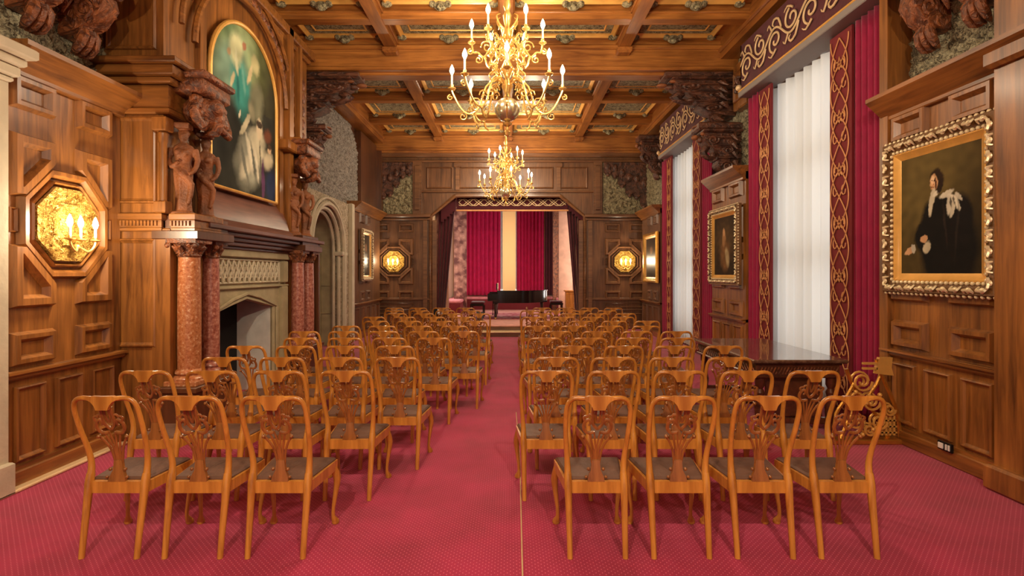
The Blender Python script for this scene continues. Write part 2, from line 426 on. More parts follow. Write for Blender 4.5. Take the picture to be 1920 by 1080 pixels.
# gilt mouldings and foliate panels inside each coffer
xs = [-3.78, -2.13, -.06, 2.02, 3.78]; ys = [4.85, 6.6, 8.42, 9.6, None, 10.1, 12.4, 14.25, 15.85]
gm, fm = MB(), MB()
for i in range(4):
    for j in range(len(ys)-1):
        if ys[j] is None or ys[j+1] is None: continue
        x0, x1 = xs[i]+.14, xs[i+1]-.14; y0 = ys[j]+(.24 if j not in (0, 5) else .12); y1 = ys[j+1]-.06
        gm.moulding([(x0, y0), (x1, y0), (x1, y1), (x0, y1)], .10, .06, lambda u, v, h: (u, v, ZC-h))
        gm.moulding([(x0+.22, y0+.22), (x1-.22, y0+.22), (x1-.22, y1-.22), (x0+.22, y1-.22)], .05, .03, lambda u, v, h: (u, v, ZC-h))
        fm.box(x0+.11, x1-.11, y0+.11, y1-.11, ZC-.012, ZC-.002)
        for yy in (y1-.03,):
            cx = (x0+x1)/2
            fm.ball((cx, yy, ZC-.07), .11, 10, 6, (1.0, .5, .8)); fm.ball((cx-.12, yy, ZC-.04), .06); fm.ball((cx+.12, yy, ZC-.04), .06); fm.ball((cx, yy-.04, ZC-.12), .055)
            for xx in (x0+.06, x1-.06): fm.ball((xx, yy, ZC-.04), .09, 10, 6, (1, .6, .7))
trim(gm, M['gold_flat']); trim(fm, M['relief_warm'])

# ------------------------------------------------------------------ panelling
def wallplace(side, yc):          # u runs along Y, v is height, h comes out of the wall
    X = XL if side == 'L' else XR; sg = 1 if side == 'L' else -1
    return lambda u, v, h: (X+sg*h, yc+u, v)
def backplace(xc): return lambda u, v, h: (xc+u, YB-.02-h, v)
def panel_unit(mb, place, hw=.56, zc=2.12, octo=True):
    mir = lambda P, a, b: [(a*u, zc+b*v) for u, v in P]
    k = hw/.56; K = lambda P: [(u*k, v) for u, v in P]
    for a in (-1, 1):
        for b in (-1, 1):      # four corner panels round each cross, with broad bevelled frames
            mb.moulding(mir(K([(-.54, .89), (-.54, 1.16), (-.12, 1.16), (-.12, .89)]), a, b), .085, .055, place, 'band')
            mb.moulding(mir(K([(-.54, .19), (-.54, .70), (-.12, .70), (-.12, .50), (-.42, .19)]), a, b), .105, .055, place, 'band')
        mb.moulding(mir(K([(-.545, -.10), (-.545, .10), (-.47, .10), (-.47, -.10)]), a, 1), .02, .025, place)
    if octo:
        for r, wd, h, kind in ((.47, .085, .06, 'band'), (.37, .04, .05, None)):
            mb.moulding([(r*k/math.cos(PI/8)*math.cos(PI/8+i*PI/4), zc+r/math.cos(PI/8)*math.sin(PI/8+i*PI/4)) for i in range(8)], wd, h, place, kind)
def dado(mb, place, u0, u1, n, z0=.2, z1=.80):
    wd = (u1-u0)/n
    for i in range(n):
        a, b = u0+i*wd+.05, u0+(i+1)*wd-.05
        mb.moulding([(a, z0), (b, z0), (b, z1), (a, z1)], .04, .035, place)
def panelling(side, y0, y1, units, dn, mname='oak'):
    X = XL if side == 'L' else XR; sg = 1 if side == 'L' else -1
    W = WL if side == 'L' else WR
    def bx(mb, d, a, b, z0, z1, bev=0):
        x0, x1 = sorted((W, X+sg*d)); mb.box(x0, x1, a, b, z0, z1, bev)
    mb = MB(); bx(mb, 0, y0, y1, 0, ZP-.02)
    pl = wallplace(side, 0); n = len(units)
    for yc, hw, *oc in units: panel_unit(mb, wallplace(side, yc), hw, octo=not oc)
    dado(mb, pl, y0+.06, y1-.06, dn)
    trim(mb, M[mname], smooth=25)
    h = MB()
    bx(h, .05, y0, y1, .86, .93, .015); bx(h, .08, y0, y1, .905, .925)
    bx(h, .05, y0, y1, 0, .14, .01); bx(h, .025, y0, y1, .14, .17)
    bx(h, .05, y0, y1, 3.26, 3.31, .01); 
    # cornice with a sloping cove
    x = [X+sg*d for d in (.0, .05, .08, .20, .22, .22)]
    h.prism([(W, 3.30), (x[1], 3.30), (x[2], 3.33), (x[3], 3.44), (x[4], 3.46), (x[4], 3.50), (W, 3.50)], y0, y1, 'y')
    trim(h, M['oak_y'])
panelling('L', 4.09, 5.36, [(4.68, .54)], 3)
panelling('R', 4.20, 5.56, [(4.86, .6, 0)], 3)
panelling('R', 8.88, 10.36, [(9.62, .66, 0)], 3)
panelling('R', 13.95, 15.85, [(14.6, .5, 0)], 3, 'oak_back')
panelling('L', 13.25, 16.0, [(14.3, .5, 0)], 5, 'oak_back')
panelling('R', 2.2, 4.2, [(3.2, .8)], 4)
# corner pilaster on the right, nearest the camera
pz = MB(); pz.box(3.80, 4.1, 3.9, 4.19, 0, 5.4); pz.box(3.74, 4.1, 3.86, 4.22, 3.3, 3.52, .03); pz.box(3.74, 4.1, 3.86, 4.22, 0, .2, .02); trim(pz, M['oak'])
# stone pier at the far left edge
sp = MB(); sp.box(-4.1, -3.84, 3.3, 4.08, 0, 3.18)
for z0, z1, d in ((3.16, 3.2, .03), (3.2, 3.28, .07), (3.28, 3.34, .11), (3.34, 3.42, .18), (.0, .25, .04)): sp.box(-4.1, -3.84+d, 3.3-d, 4.08+d*.35, z0, z1, .012)
trim(sp, M['stone'])
lf = MB(); lf.box(-4.1, -3.86, -2.5, 3.3, 0, 5.5); trim(lf, M['stone_dk'])
# floor edging strip along the left wall
trim(MB().box(-3.88, -3.80, 3.0, 5.3, 0, .03, .01), M['embroid_w'])
# end wall panelling
bw = MB(); bh = MB()
for xc, hw in ((bX(739), .62), (bX(1171), .62)):
    panel_unit(bw, backplace(xc), hw, 2.05)
    for z0, z1 in ((.45, .6), (.66, .8)): bw.moulding([(xc-.6, z0), (xc+.6, z0), (xc+.6, z1), (xc-.6, z1)], .03, .03, lambda u, v, h: (u, YB-.02-h, v))
for a, b in ((-4.15, ox0), (ox1, 4.15)):
    bh.box(a, b, YB-.08, YB, 3.30, 3.36, .01); bh.box(a, b, YB-.16, YB, 3.38, 3.48, .02); bh.box(a, b, YB-.07, YB, .88, .95, .01); bh.box(a, b, YB-.07, YB, 0, .16, .01)
bh.box(-4.15, 4.15, YB-.1, YB, 5.05, 5.12, .02); bh.box(-2.9, 2.6, YB-.07, YB, 4.14, 4.20, .02); bh.box(-4.15, 4.15, YB-.14, YB, 5.2, 5.38, .03)
for x in (ox0-.02, ox1+.02):
    for dx in (-.14, .14): bh.box(x+dx-.06, x+dx+.06, YB-.1, YB, 0, 3.3, .02)
for x in (bX(783), bX(1120)): bh.box(x-.13, x+.13, YB-.09, YB, 3.45, 5.1, .02); bh.box(x-.07, x+.07, YB-.12, YB, 3.6, 4.95, .02)
for x in (bX(858), bX(953), bX(1047)): bh.box(x-.06, x+.06, YB-.06, YB, 4.2, 5.06, .01); bh.box(x-.11, x+.11, YB-.09, YB, 4.9, 5.04, .02)
seg = [bX(795), bX(855), bX(950), bX(1044), bX(1108)]
for a, b in zip(seg, seg[1:]): bw.moulding([(a+.08, 4.26), (b-.1, 4.26), (b-.1, 4.92), (a+.08, 4.92)], .05, .04, lambda u, v, h: (u, YB-h, v))
for sx, x in ((1, ox0), (-1, ox1)):    # chamfered corner mouldings of the opening
    bh.sweep([(x, YB-.03, 0), (x, YB-.03, 3.42), (x+sx*.75, YB-.03, 4.05)], .06, 6)
bh.sweep([(ox0+.75, YB-.03, 4.05), (ox1-.75, YB-.03, 4.05)], .06, 6)
trim(bw, M['oak_back'], smooth=25); trim(bh, M['oak_back_x'])

# ------------------------------------------------------------------ carved relief fields
def relief(name_mat, pt, nu, nv, amp, seed, clip=None, freq=5.0):
    """pt(s,t,h) for s,t in 0..1; leafy displaced sheet"""
    vs = []; fs = []; idx = {}
    for j in range(nv+1):
        for i in range(nu+1):
            s, t = i/nu, j/nv
            p0 = Vector(pt(s, t, 0)); q = p0*freq+Vector((seed, seed*2, 0))
            wv = noise.noise_vector(q*.5)*1.2
            d, _ = noise.voronoi(q+wv)
            h = (1-min(1, d[0]*1.25))*.8+.35*abs(noise.noise(q*3.1))
            if i in (0, nu) or j in (0, nv): h = 0
            vs.append(pt(s, t, amp*h)); idx[i, j] = len(vs)-1
    for j in range(nv):
        for i in range(nu):
            if clip and not clip((i+.5)/nu, (j+.5)/nv): continue
            fs.append((idx[i, j], idx[i+1, j], idx[i+1, j+1], idx[i, j+1]))
    mb = MB(); mb.v = vs; mb.f = fs
    return trim(mb, M[name_mat], smooth=60)
mix = lambda a, b, t: a+(b-a)*t
relief('relief', lambda s, t, h: (-4.13+h, mix(2.4, 5.4, s), mix(3.5, 5.55, t)), 260, 180, .075, 3, freq=10)
relief('relief', lambda s, t, h: (4.13-h, mix(3.0, 5.5, s), mix(3.5, 5.55, t)), 230, 180, .075, 9, freq=10)
relief('relief', lambda s, t, h: (4.13-h, mix(8.9, 10.4, s), mix(3.5, 5.55, t)), 110, 120, .07, 19, freq=10)
relief('relief_warm', lambda s, t, h: (4.13-h, mix(13.9, 16.1, s), mix(3.5, 5.3, t)), 110, 90, .07, 29, freq=9)
relief('stonerelief', lambda s, t, h: (-4.10+h*.8, mix(9.2, 14.95, s), mix(3.40, 5.5, t)), 260, 110, .09, 5,
       clip=lambda s, t: t < 1-max(0, (s-.72)/.28)**2*1.0, freq=13)
relief('relief_warm', lambda s, t, h: (mix(bX(706), bX(776), s), YB-.02-h, mix(3.48, 5.1, t)), 70, 90, .08, 15, freq=7)
relief('relief_warm', lambda s, t, h: (mix(bX(1130), bX(1208), s), YB-.02-h, mix(3.48, 5.1, t)), 70, 90, .08, 25, freq=7)
# dark carved corner pieces stepping down over the reliefs
for sx, x0, x1 in ((1, bX(703), bX(775)), (-1, bX(1212), bX(1131))):
    c = MB(); n = 6
    for i in range(n):
        t = i/n; xx = mix(x0, x1, t); xe = mix(x0, x1, (i+1)/n); a, b = sorted((xx, xe))
        zt = 5.05; zb = 3.75+t*1.25+.08*math.sin(i*2.1)
        c.box(a, b, YB-.14, YB, zb, zt, .02)
        c.lathe([(.0, -.05), (.09, -.05), (.1, 0), (.09, .05), (0, .05)], ((a+b)/2, YB-.14, zb+.02), 12, 'y')
        c.ball(((a+b)/2, YB-.16, zb-.06), .06)
        c.ball(((a+b)/2, YB-.15, (zb+zt)/2), .09, 10, 6, (1, .6, 1.4))
    trim(c, M['carvedark'])
# carved dark strip rounding off the stone relief on the left
c = MB(); c.box(-4.15, -3.98, 14.2, 16.1, 3.4, 5.5, .02); c.box(-4.15, -3.85, 15.9, 16.15, 3.45, 5.4, .02)
trim(c, M['oak_dark'])

# ------------------------------------------------------------------ carved roof brackets on the walls
def make_bracket(name):
    # local: back on wall at x=0, projects to +x, width along y, top z=0 going down
    mb = MB()
    mb.box(0, .62, -.17, .17, -.14, 0, .03); mb.box(0, .56, -.20, .20, -.19, -.13, .02)
    prof = [(0, -.18), (.52, -.18), (.54, -.30), (.46, -.42), (.34, -.50), (.30, -.62), (.33, -.74), (.24, -.86), (.12, -.92), (0, -.95)]
    mb.T = Matrix.Identity(4); mb.prism(prof, -.13, .13, 'y')
    for yy in (-.14, .14):
        for cx, cz, r in ((.40, -.32, .10), (.20, -.78, .09), (.18, -.5, .07)):
            pts = [(cx+math.cos(t)*r*(1-t/14), yy, cz+math.sin(t)*r*(1-t/14)) for t in [k*.6 for k in range(20)]]
            mb.sweep(pts, .02, 6, 0, up=(0, 1, 0))
    mb.box(0, .50, -.165, .165, -.30, -.24, .02); mb.box(0, .40, -.155, .155, -.46, -.41, .02); mb.box(0, .36, -.15, .15, -.66, -.60, .02); mb.box(0, .22, -.14, .14, -.88, -.83, .02)
    for z, x, r in ((-.28, .55, .05), (-.56, .36, .05), (-.93, .10, .045), (-.45, .47, .04)):
        mb.ball((x, 0, z), r, 12, 8, (1, 1.1, 1.2))
    for s in (-1, 1):      # leaf sprays either side
        for k in range(4):
            a = .5+k*.35
            mb.sweep([(.05, s*.12, -.2-k*.16), (.14, s*(.20+.02*k), -.26-k*.16), (.10, s*.26, -.36-k*.16)], [.045, .04, .01], 6, 1)
    for s in (-1, 0, 1): mb.sweep([(.10, s*.04, -.86), (.17, s*.09, -.95), (.12, s*.10, -1.04), (.06, s*.05, -1.06)], [.05, .045, .035, .008], 7, 1)
    mb.sweep([(.42, 0, -.36), (.50, 0, -.50), (.44, 0, -.60), (.36, 0, -.66)], [.05, .06, .045, .02], 8, 1)
    return mb
BR = []
def bracket(x, y, z, side, s, label, m='carvewood', src=[None]):
    root = thing('carved_bracket', label, 'bracket', (x, y, z), 0 if side == 'L' else PI, 'carved brackets under the ceiling')
    if src[0] is None or m not in src[0]:
        src[0] = src[0] or {}
        o = make_bracket('bracket').build('console', M[m], root, smooth=40)
        g = MB(); g.sweep([(.58, -.12, -.06), (.63, -.04, -.05), (.63, .04, -.05), (.58, .12, -.06)], .02, 6, 1); g.ball((.62, 0, -.24), .05)
        for yy in (-.1, .1): g.ball((.54, yy, -.2), .035)
        g2 = g.build('carved_rosette', M['figwood'], root)
        src[0][m] = (o, g2)
    else:
        for p in src[0][m]:
            c = p.copy(); col.objects.link(c); c.parent = root
    root.scale = s; return root
bracket(-4.1, 4.42, 5.15, 'L', (1.25, .78, 1.35), 'large carved wooden bracket on upper left wall, nearer the stone pier')
bracket(-4.1, 4.93, 5.15, 'L', (1.25, .78, 1.35), 'large carved wooden bracket on upper left wall, beside the chimneypiece')
bracket(4.1, 4.52, 5.2, 'R', (1.05, .78, 1.3), 'large carved bracket above the big gilt portrait, nearer the camera')
bracket(4.1, 5.06, 5.2, 'R', (1.05, .78, 1.3), 'large carved bracket above the big gilt portrait, nearer the window')
bracket(4.1, 9.85, 5.36, 'R', (2.1, 1.3, .85), 'dark carved bracket under the beam end between the two windows', 'carvedark')
bracket(4.1, 9.62, 4.38, 'R', (1.25, 1.2, 1.0), 'lower dark carved bracket above the picture between the two windows', 'carvedark')
bracket(-4.05, 9.85, 5.36, 'L', (2.1, 1.3, .85), 'dark carved bracket under the beam end beyond the chimneypiece', 'carvedark')
bracket(-4.05, 9.72, 4.38, 'L', (1.2, 1.1, .8), 'lower dark carved bracket at the edge of the grey stone relief', 'carvedark')
bracket(4.1, 14.4, 5.4, 'R', (1.1, 1.1, 1.1), 'dark carved bracket beyond the far window near the end wall', 'carvedark')
# square carved panel and wooden pilaster between the windows
q = MB(); q.box(3.95, WR, 8.92, 9.45, 4.55, 5.36, .02); q.moulding([(8.98, 4.68), (9.40, 4.68), (9.40, 5.2), (8.98, 5.2)], .05, .04, lambda u, v, h: (3.95-h, u, v)); trim(q, M['oak'])
q = MB()
for k in range(6):
    a = k*PI/3; q.sweep([(3.93, 9.19+.03*math.cos(a), 4.94+.03*math.sin(a)), (3.90, 9.19+.09*math.cos(a), 4.94+.12*math.sin(a)), (3.93, 9.19+.13*math.cos(a+.4), 4.94+.17*math.sin(a+.4))], [.02, .035, .01], 6, 1)
trim(q, M['carvedark'])
q = MB(); q.box(3.86, WR, 5.46, 5.58, 0, 5.5, .01); trim(q, M['oak'])

# ------------------------------------------------------------------ doorway on the left
st = MB()
Xs = -3.95
yc, hwd, zsp, zap = 11.55, 1.0, 2.2, 3.18
def arch(hw, zs, za, n=14):      # slightly pointed arch, from left foot to right foot
    P = []
    for i in range(n+1):
        t = i/n; P.append((-hw+hw*t if False else -hw*math.cos(t*PI/2), zs+(za-zs)*math.sin(t*PI/2)**.9))
    Q = [(-u, z) for u, z in P[::-1]][1:]
    return P+Q
outer = [(9.2, 0), (9.2, 3.38), (13.22, 3.38), (13.22, 0)]
ar = arch(hwd, zsp, zap)
# wall face as strips above / beside the arch
vs = []; fs = []
st.box(WL, Xs, 9.2, yc-hwd, 0, 3.38); st.box(WL, Xs, yc+hwd, 13.24, 0, 3.38)
for (u0, z0), (u1, z1) in zip(ar, ar[1:]):
    if abs(u1-u0) < 1e-4: continue
    st.prism([(yc+u0, z0), (yc+u1, z1), (yc+u1, 3.38), (yc+u0, 3.38)], WL, Xs, 'x')
struct_stone = trim(st, M['stonecarve'])
mo = MB()
for k, (dw, xx, r) in enumerate(((.02, -3.93, .05), (-.07, -4.02, .045), (-.13, -4.12, .04), (.14, -3.93, .03))):
    P = arch(hwd+dw, zsp, zap+dw)
    mo.sweep([(xx, yc-hwd-dw, 0)]+[(xx, yc+u, z) for u, z in P]+[(xx, yc+hwd+dw, 0)], r, 6)
mo.box(-4.15, -3.9, yc+hwd-.16, yc+hwd+.24, zsp-.1, zsp, .02); mo.box(-4.15, -3.9, yc-hwd-.24, yc-hwd+.16, zsp-.1, zsp, .02)
trim(mo, M['stone'])
rv = MB()       # deep reveal of the doorway
rv.box(-4.9, WL, yc+hwd-.02, yc+hwd+.1, 0, zsp); rv.box(-4.9, WL, yc-hwd-.1, yc-hwd+.02, 0, zsp)
for (u0, z0), (u1, z1) in zip(ar, ar[1:]):
    rv.add([(-4.9, yc+u0, z0), (WL+.02, yc+u0, z0), (WL+.02, yc+u1, z1), (-4.9, yc+u1, z1)], [(0, 1, 2, 3)])
    n0 = Vector((0, u0, z0-zsp))*1.06; n1 = Vector((0, u1, z1-zsp))*1.06
rv.box(-4.5, -4.44, yc+hwd-.08, yc+hwd, 0, zsp, .01)
for z in (.75, 1.4): rv.box(-4.6, -4.2, yc+hwd-.05, yc+hwd-.01, z, z+.02)
trim(rv, M['stone_dk'])
d = bpy.data.objects.new('door_1', None); col.objects.link(d); tag(d, kind='structure'); d.location = (-4.85, yc, 0)
db = MB(); db.box(-.08, 0, -hwd, hwd, 0, 3.3, .01); 
for a, b_ in ((-.9, -.1), (.1, .9)):
    for z0, z1 in ((.2, 1.0), (1.15, 2.0), (2.15, 3.0)): db.moulding([(a, z0), (b_, z0), (b_, z1), (a, z1)], .05, .03, lambda u, v, h: (h, u, v))
db.build('door_leaf', M['oak_dark'], d); hb = MB(); hb.ball((.05, .06, 1.05), .03); hb.sweep([(0, .06, 1.05), (.05, .06, 1.05)], .012); hb.build('door_handle', M['brass'], d)
trim(MB().box(-3.96, -3.86, 13.02, 13.22, 0, 3.4, .01), M['stone'])

# ------------------------------------------------------------------ chimneypiece
ch = thing('chimneypiece', 'tall carved wooden chimneypiece with marble columns and stone fire surround on left wall', 'fireplace', (-3.5, 7.1, 0))
def cbuild(mb, name, m, parent=None, **k):
    # geometry is written in world coordinates; shift into the parent's frame
    base = ch.location
    mb.v = [(x-base[0], y-base[1], z-base[2]) for x, y, z in mb.v]
    return mb.build(name, m, parent or ch, **k)
Y0, Y1, XF = 5.38, 9.15, -3.50
c = MB()          # breast, lower part left and right of the fire surround, then above
c.box(-4.12, XF, Y0, 6.08, 0, 2.2); c.box(-4.12, XF, 8.22, Y1, 0, 2.2); c.box(-4.12, XF, Y0, Y1, 2.2, 5.55)
# panelled return facing the room
for z0, z1 in ((.95, 2.05), (2.40, 3.28), (3.95, 5.3)):
    c.moulding([(-4.08, z0), (-3.56, z0), (-3.56, z1), (-4.08, z1)], .05, .03, lambda u, v, h: (u, Y0-h, v))
c.box(-3.60, -3.42, Y0-.02, Y0+.3, .0, 2.15, .01)
cbuild(c, 'breast', M['oak'], smooth=25)
c = MB()
# colonette at the corner, upper stage
c.lathe([(.05, 2.32), (.05, 2.38), (.035, 2.40), (.04, 2.7), (.035, 3.0), (.045, 3.02), (.05, 3.1), (.035, 3.12), (.035, 3.14)], (-3.49, Y0-.02, 0), 14)
c.box(-3.55, -3.43, Y0-.08, Y0+.04, 2.30, 2.42, .01); c.box(-3.56, -3.42, Y0-.09, Y0+.04, 3.12, 3.26, .01)
# upper pilaster strips beside the arched painting
cbuild(c, 'colonette', M['oak']); 
for y in (5.98, 8.02): c = MB(); c.box(XF, -3.44, y-.06, y+.06, 2.3, 5.3, .015); cbuild(c, 'pilaster', M['oak'])
c = MB(); c.box(XF, -3.40, 8.62, 8.72, 2.3, 5.5, .02); cbuild(c, 'pilaster', M['oak'])
c = MB(); c.box(XF, -3.38, 8.18, 8.32, 2.3, 5.5, .02); c.box(XF, -3.30, 7.92, 8.4, 3.55, 3.7, .02)
cbuild(c, 'pilaster', M['oak'])
c = MB()
for k in range(9): c.ball((-3.47, 8.47, 3.9+k*.16), .06, 8, 6, (.5, 1, 1.2))
cbuild(c, 'carved_ornament', M['carvewood']); c = MB()
for k in range(8): c.ball((-3.47, 8.92, 3.3+k*.22), .07, 8, 6, (.5, 1, 1.3))
# carved band following the curve above the painting
cbuild(c, 'carved_ornament', M['carvewood']); c = MB()
for k in range(22):
    t = k/21; a = PI*(.12+.76*t); yy = 6.95-1.28*math.cos(a); zz = 4.35+1.0*math.sin(a)
    c.ball((-3.46, yy, zz), .07, 8, 6, (.5, 1.2, .9))
cbuild(c, 'carved_ornament', M['carvewood'])
c = MB(); pts = [(-3.42, 6.95-1.17*math.cos(PI*t/24), 4.2+1.0*math.sin(PI*t/24)) for t in range(25)]
c.sweep(pts, .035, 6); pts = [(-3.42, 6.95-1.4*math.cos(PI*t/24), 4.3+1.15*math.sin(PI*t/24)) for t in range(25)]; c.sweep(pts, .03, 6)
cbuild(c, 'arch_moulding', M['oak_y'])
# big entablature round the breast at z 3.3-3.8
c = MB()
for z0, z1, dd in ((3.30, 3.36, .04), (3.36, 3.60, .02), (3.60, 3.66, .08), (3.66, 3.76, .14), (3.76, 3.82, .2)):
    c.box(-4.12, -3.46+dd, Y0-dd, 5.93, z0, z1, .012)
    c.box(-3.52, -3.46+dd, 8.3, Y1+dd*.5, z0, z1, .012)
for z0, z1, dd in ((5.28, 5.36, .06), (5.36, 5.5, .12)): c.box(-4.12, XF+dd, Y0-dd, Y1+dd, z0, z1, .015)
cbuild(c, 'upper_cornice', M['oak_x'])
# dentil band over the lower stage
c = MB()
for (a, b, yf) in ((-4.12, -3.50, Y0-.03), (-3.42, -3.18, Y0-.01)):
    c.box(a, b, yf, yf+.5, 2.12, 2.16, .008); c.box(a, b+.02, yf-.03, yf+.5, 2.23, 2.30, .01); c.box(a, b, yf, yf+.5, 2.16, 2.23)
    n = int((b-a)/.035)
    for i in range(n): c.box(a+i*.035, a+i*.035+.02, yf-.02, yf, 2.175, 2.225)
cbuild(c, 'dentil_band', M['oak_x'])
# mantel shelf
c = MB()
for z0, z1, dd in ((1.99, 2.03, .10), (2.03, 2.08, .16), (2.08, 2.13, .2), (2.13, 2.18, .27), (2.18, 2.24, .34)):
    c.box(XF-.02, XF+dd, 5.62 if dd > .2 else 5.7, 9.0+dd*.2, z0, z1, .01)
c.prism([(XF, 2.24), (XF+.24, 2.24), (XF+.20, 2.30), (XF+.16, 2.33), (XF+.12, 2.48), (XF+.05, 2.62), (XF, 2.70)], 5.98, 8.05, 'y')
cbuild(c, 'mantel_shelf', M['walnut'])
# stone fire surround with pointed opening
c = MB(); Xf = -3.47
fo, fc, fz, fa = .82, 6.97, 1.22, 1.38
c.box(-3.6, Xf, 6.08, fc-fo, 0, 2.0); c.box(-3.6, Xf, fc+fo, 8.22, 0, 2.0)
for (u0, z0), (u1, z1) in (((-fo, fz), (-.35, 1.32)), ((-.35, 1.32), (0, fa)), ((0, fa), (.35, 1.32)), ((.35, 1.32), (fo, fz))):
    c.prism([(fc+u0, z0), (fc+u1, z1), (fc+u1, 2.0), (fc+u0, 2.0)], -3.6, Xf, 'x')
for z0, z1, dd in ((1.90, 1.99, .06), (1.50, 1.53, .04)): c.box(Xf, Xf+dd, 6.08, 8.25, z0, z1, .008)
for rr, xx in ((.03, Xf), (.022, Xf+.03)):
    o2 = .05 if xx > Xf else 0
    c.sweep([(xx, fc-fo-o2, 0), (xx, fc-fo-o2, fz), (xx, fc-.35, 1.32+o2), (xx, fc, fa+o2), (xx, fc+.35, 1.32+o2), (xx, fc+fo+o2, fz), (xx, fc+fo+o2, 0)], rr, 6)
c.box(Xf, Xf+.05, 8.0, 8.2, 0, 1.5, .01); c.box(Xf, Xf+.06, 8.02, 8.18, 1.56, 1.88, .01)
cbuild(c, 'fire_surround', M['stone_dk'])
c = MB(); fr0, fr1 = 6.15, 7.95
for k in range(14):       # openwork frieze of crossing strapwork
    y = fr0+(fr1-fr0)*k/14; e = (fr1-fr0)/14
    c.sweep([(Xf+.012, y, 1.58), (Xf+.02, y+e*.5, 1.72), (Xf+.012, y+e, 1.86)], .014, 5, 1); c.sweep([(Xf+.012, y+e, 1.58), (Xf+.02, y+e*.5, 1.72), (Xf+.012, y, 1.86)], .014, 5, 1)
    c.sweep([(Xf+.012, y+e*.5+.05*math.cos(a), 1.72+.08*math.sin(a)) for a in [i*PI/4 for i in range(8)]], .012, 5, closed=True)
c.moulding([(fr0-.03, 1.56), (fr1+.03, 1.56), (fr1+.03, 1.88), (fr0-.03, 1.88)], .03, .03, lambda u, v, h: (Xf+h, u, v))
cbuild(c, 'carved_frieze', M['stone'])
c = MB(); c.box(-4.45, -4.40, 6.05, 7.9, 0, 1.6); c.box(-4.45, -3.5, 6.05, 6.12, 0, 1.6); c.box(-4.45, -3.5, 6.05, 7.9, 1.5, 1.55); c.box(-4.03, -3.98, 6.1, 7.8, 0, 1.5)
cbuild(c, 'firebox_back', M['soot'])
c = MB(); c.box(-4.0, -3.50, 7.76, 7.9, 0, 1.45, .005); cbuild(c, 'firebox_cheek', M['limewash'])
# columns
def column(x, y, r, m, parentname='column'):
    e = MB(); prof = [(r*1.0, .70), (r*1.02, 1.0), (r, 1.5), (r*.92, 1.90)]
    e.lathe(prof, (x, y, 0), 20); o = cbuild(e, 'column', M[m])
    e = MB(); e.lathe([(r*1.45, .60), (r*1.45, .63), (r*1.3, .65), (r*1.1, .66), (r*1.25, .68), (r*1.2, .70), (r*1.0, .72)], (x, y, 0), 20)
    e.box(x-r*1.5, x+r*1.5, y-r*1.5, y+r*1.5, .56, .61, .005)
    e2 = e; e2.v = [(a-ch.location[0], b-ch.location[1], z) for a, b, z in e2.v]; q = e2.build('column_base', M[m], o)
    e = MB(); e.lathe([(r*.95, 1.86), (r*1.05, 1.88), (r*.95, 1.90), (r*1.0, 1.93), (r*1.25, 1.97), (r*1.4, 2.00)], (x, y, 0), 20)
    e.box(x-r*1.4, x+r*1.4, y-r*1.4, y+r*1.4, 2.0, 2.05, .005)
    for i in range(8):
        a = i*PI/4; rr = r*1.2
        e.sweep([(x+rr*.8*math.cos(a), y+rr*.8*math.sin(a), 1.9), (x+rr*math.cos(a), y+rr*math.sin(a), 1.95), (x+rr*1.25*math.cos(a), y+rr*1.25*math.sin(a), 1.97)], [.02, .022, .012], 6, 1)
    e.ball((x-r*1.3, y-r*1.2, 1.98), .03); e.ball((x+r*1.3, y-r*1.2, 1.98), .03)
    e.v = [(a-ch.location[0], b-ch.location[1], z) for a, b, z in e.v]; e.build('capital', M['carvewood'], o)
for x, y, r, m in ((-3.31, 5.50, .108, 'marble'), (-3.33, 5.93, .088, 'marble_red'), (-3.31, 8.30, .095, 'marble_red'), (-3.31, 8.72, .095, 'marble_red')): column(x, y, r, m)
c = MB()
cc_ = c
for a, b in ((5.32, 6.06), (8.14, 8.9)):
    c = MB()
    c.box(-3.6, -3.16, a, b, 0, .50);  c.box(-3.6, -3.12, a-.03, b+.03, .50, .56, .01); c.box(-3.6, -3.13, a-.02, b+.02, 0, .12, .01)
    cbuild(c, 'plinth', M['oak_dark']); c = MB(); c.box(-3.6, -3.14, a+.03, b, 2.04, 2.13, .008); c.box(-3.55, -3.2, a+.08, b-.02, 2.12, 2.29, .01); cbuild(c, 'entablature_block', M['oak_dark'])
c = MB(); c.box(-3.55, -3.22, 8.95, 9.0, .56, 2.05, .01); cbuild(c, 'side_pilaster', M['oak_dark'])
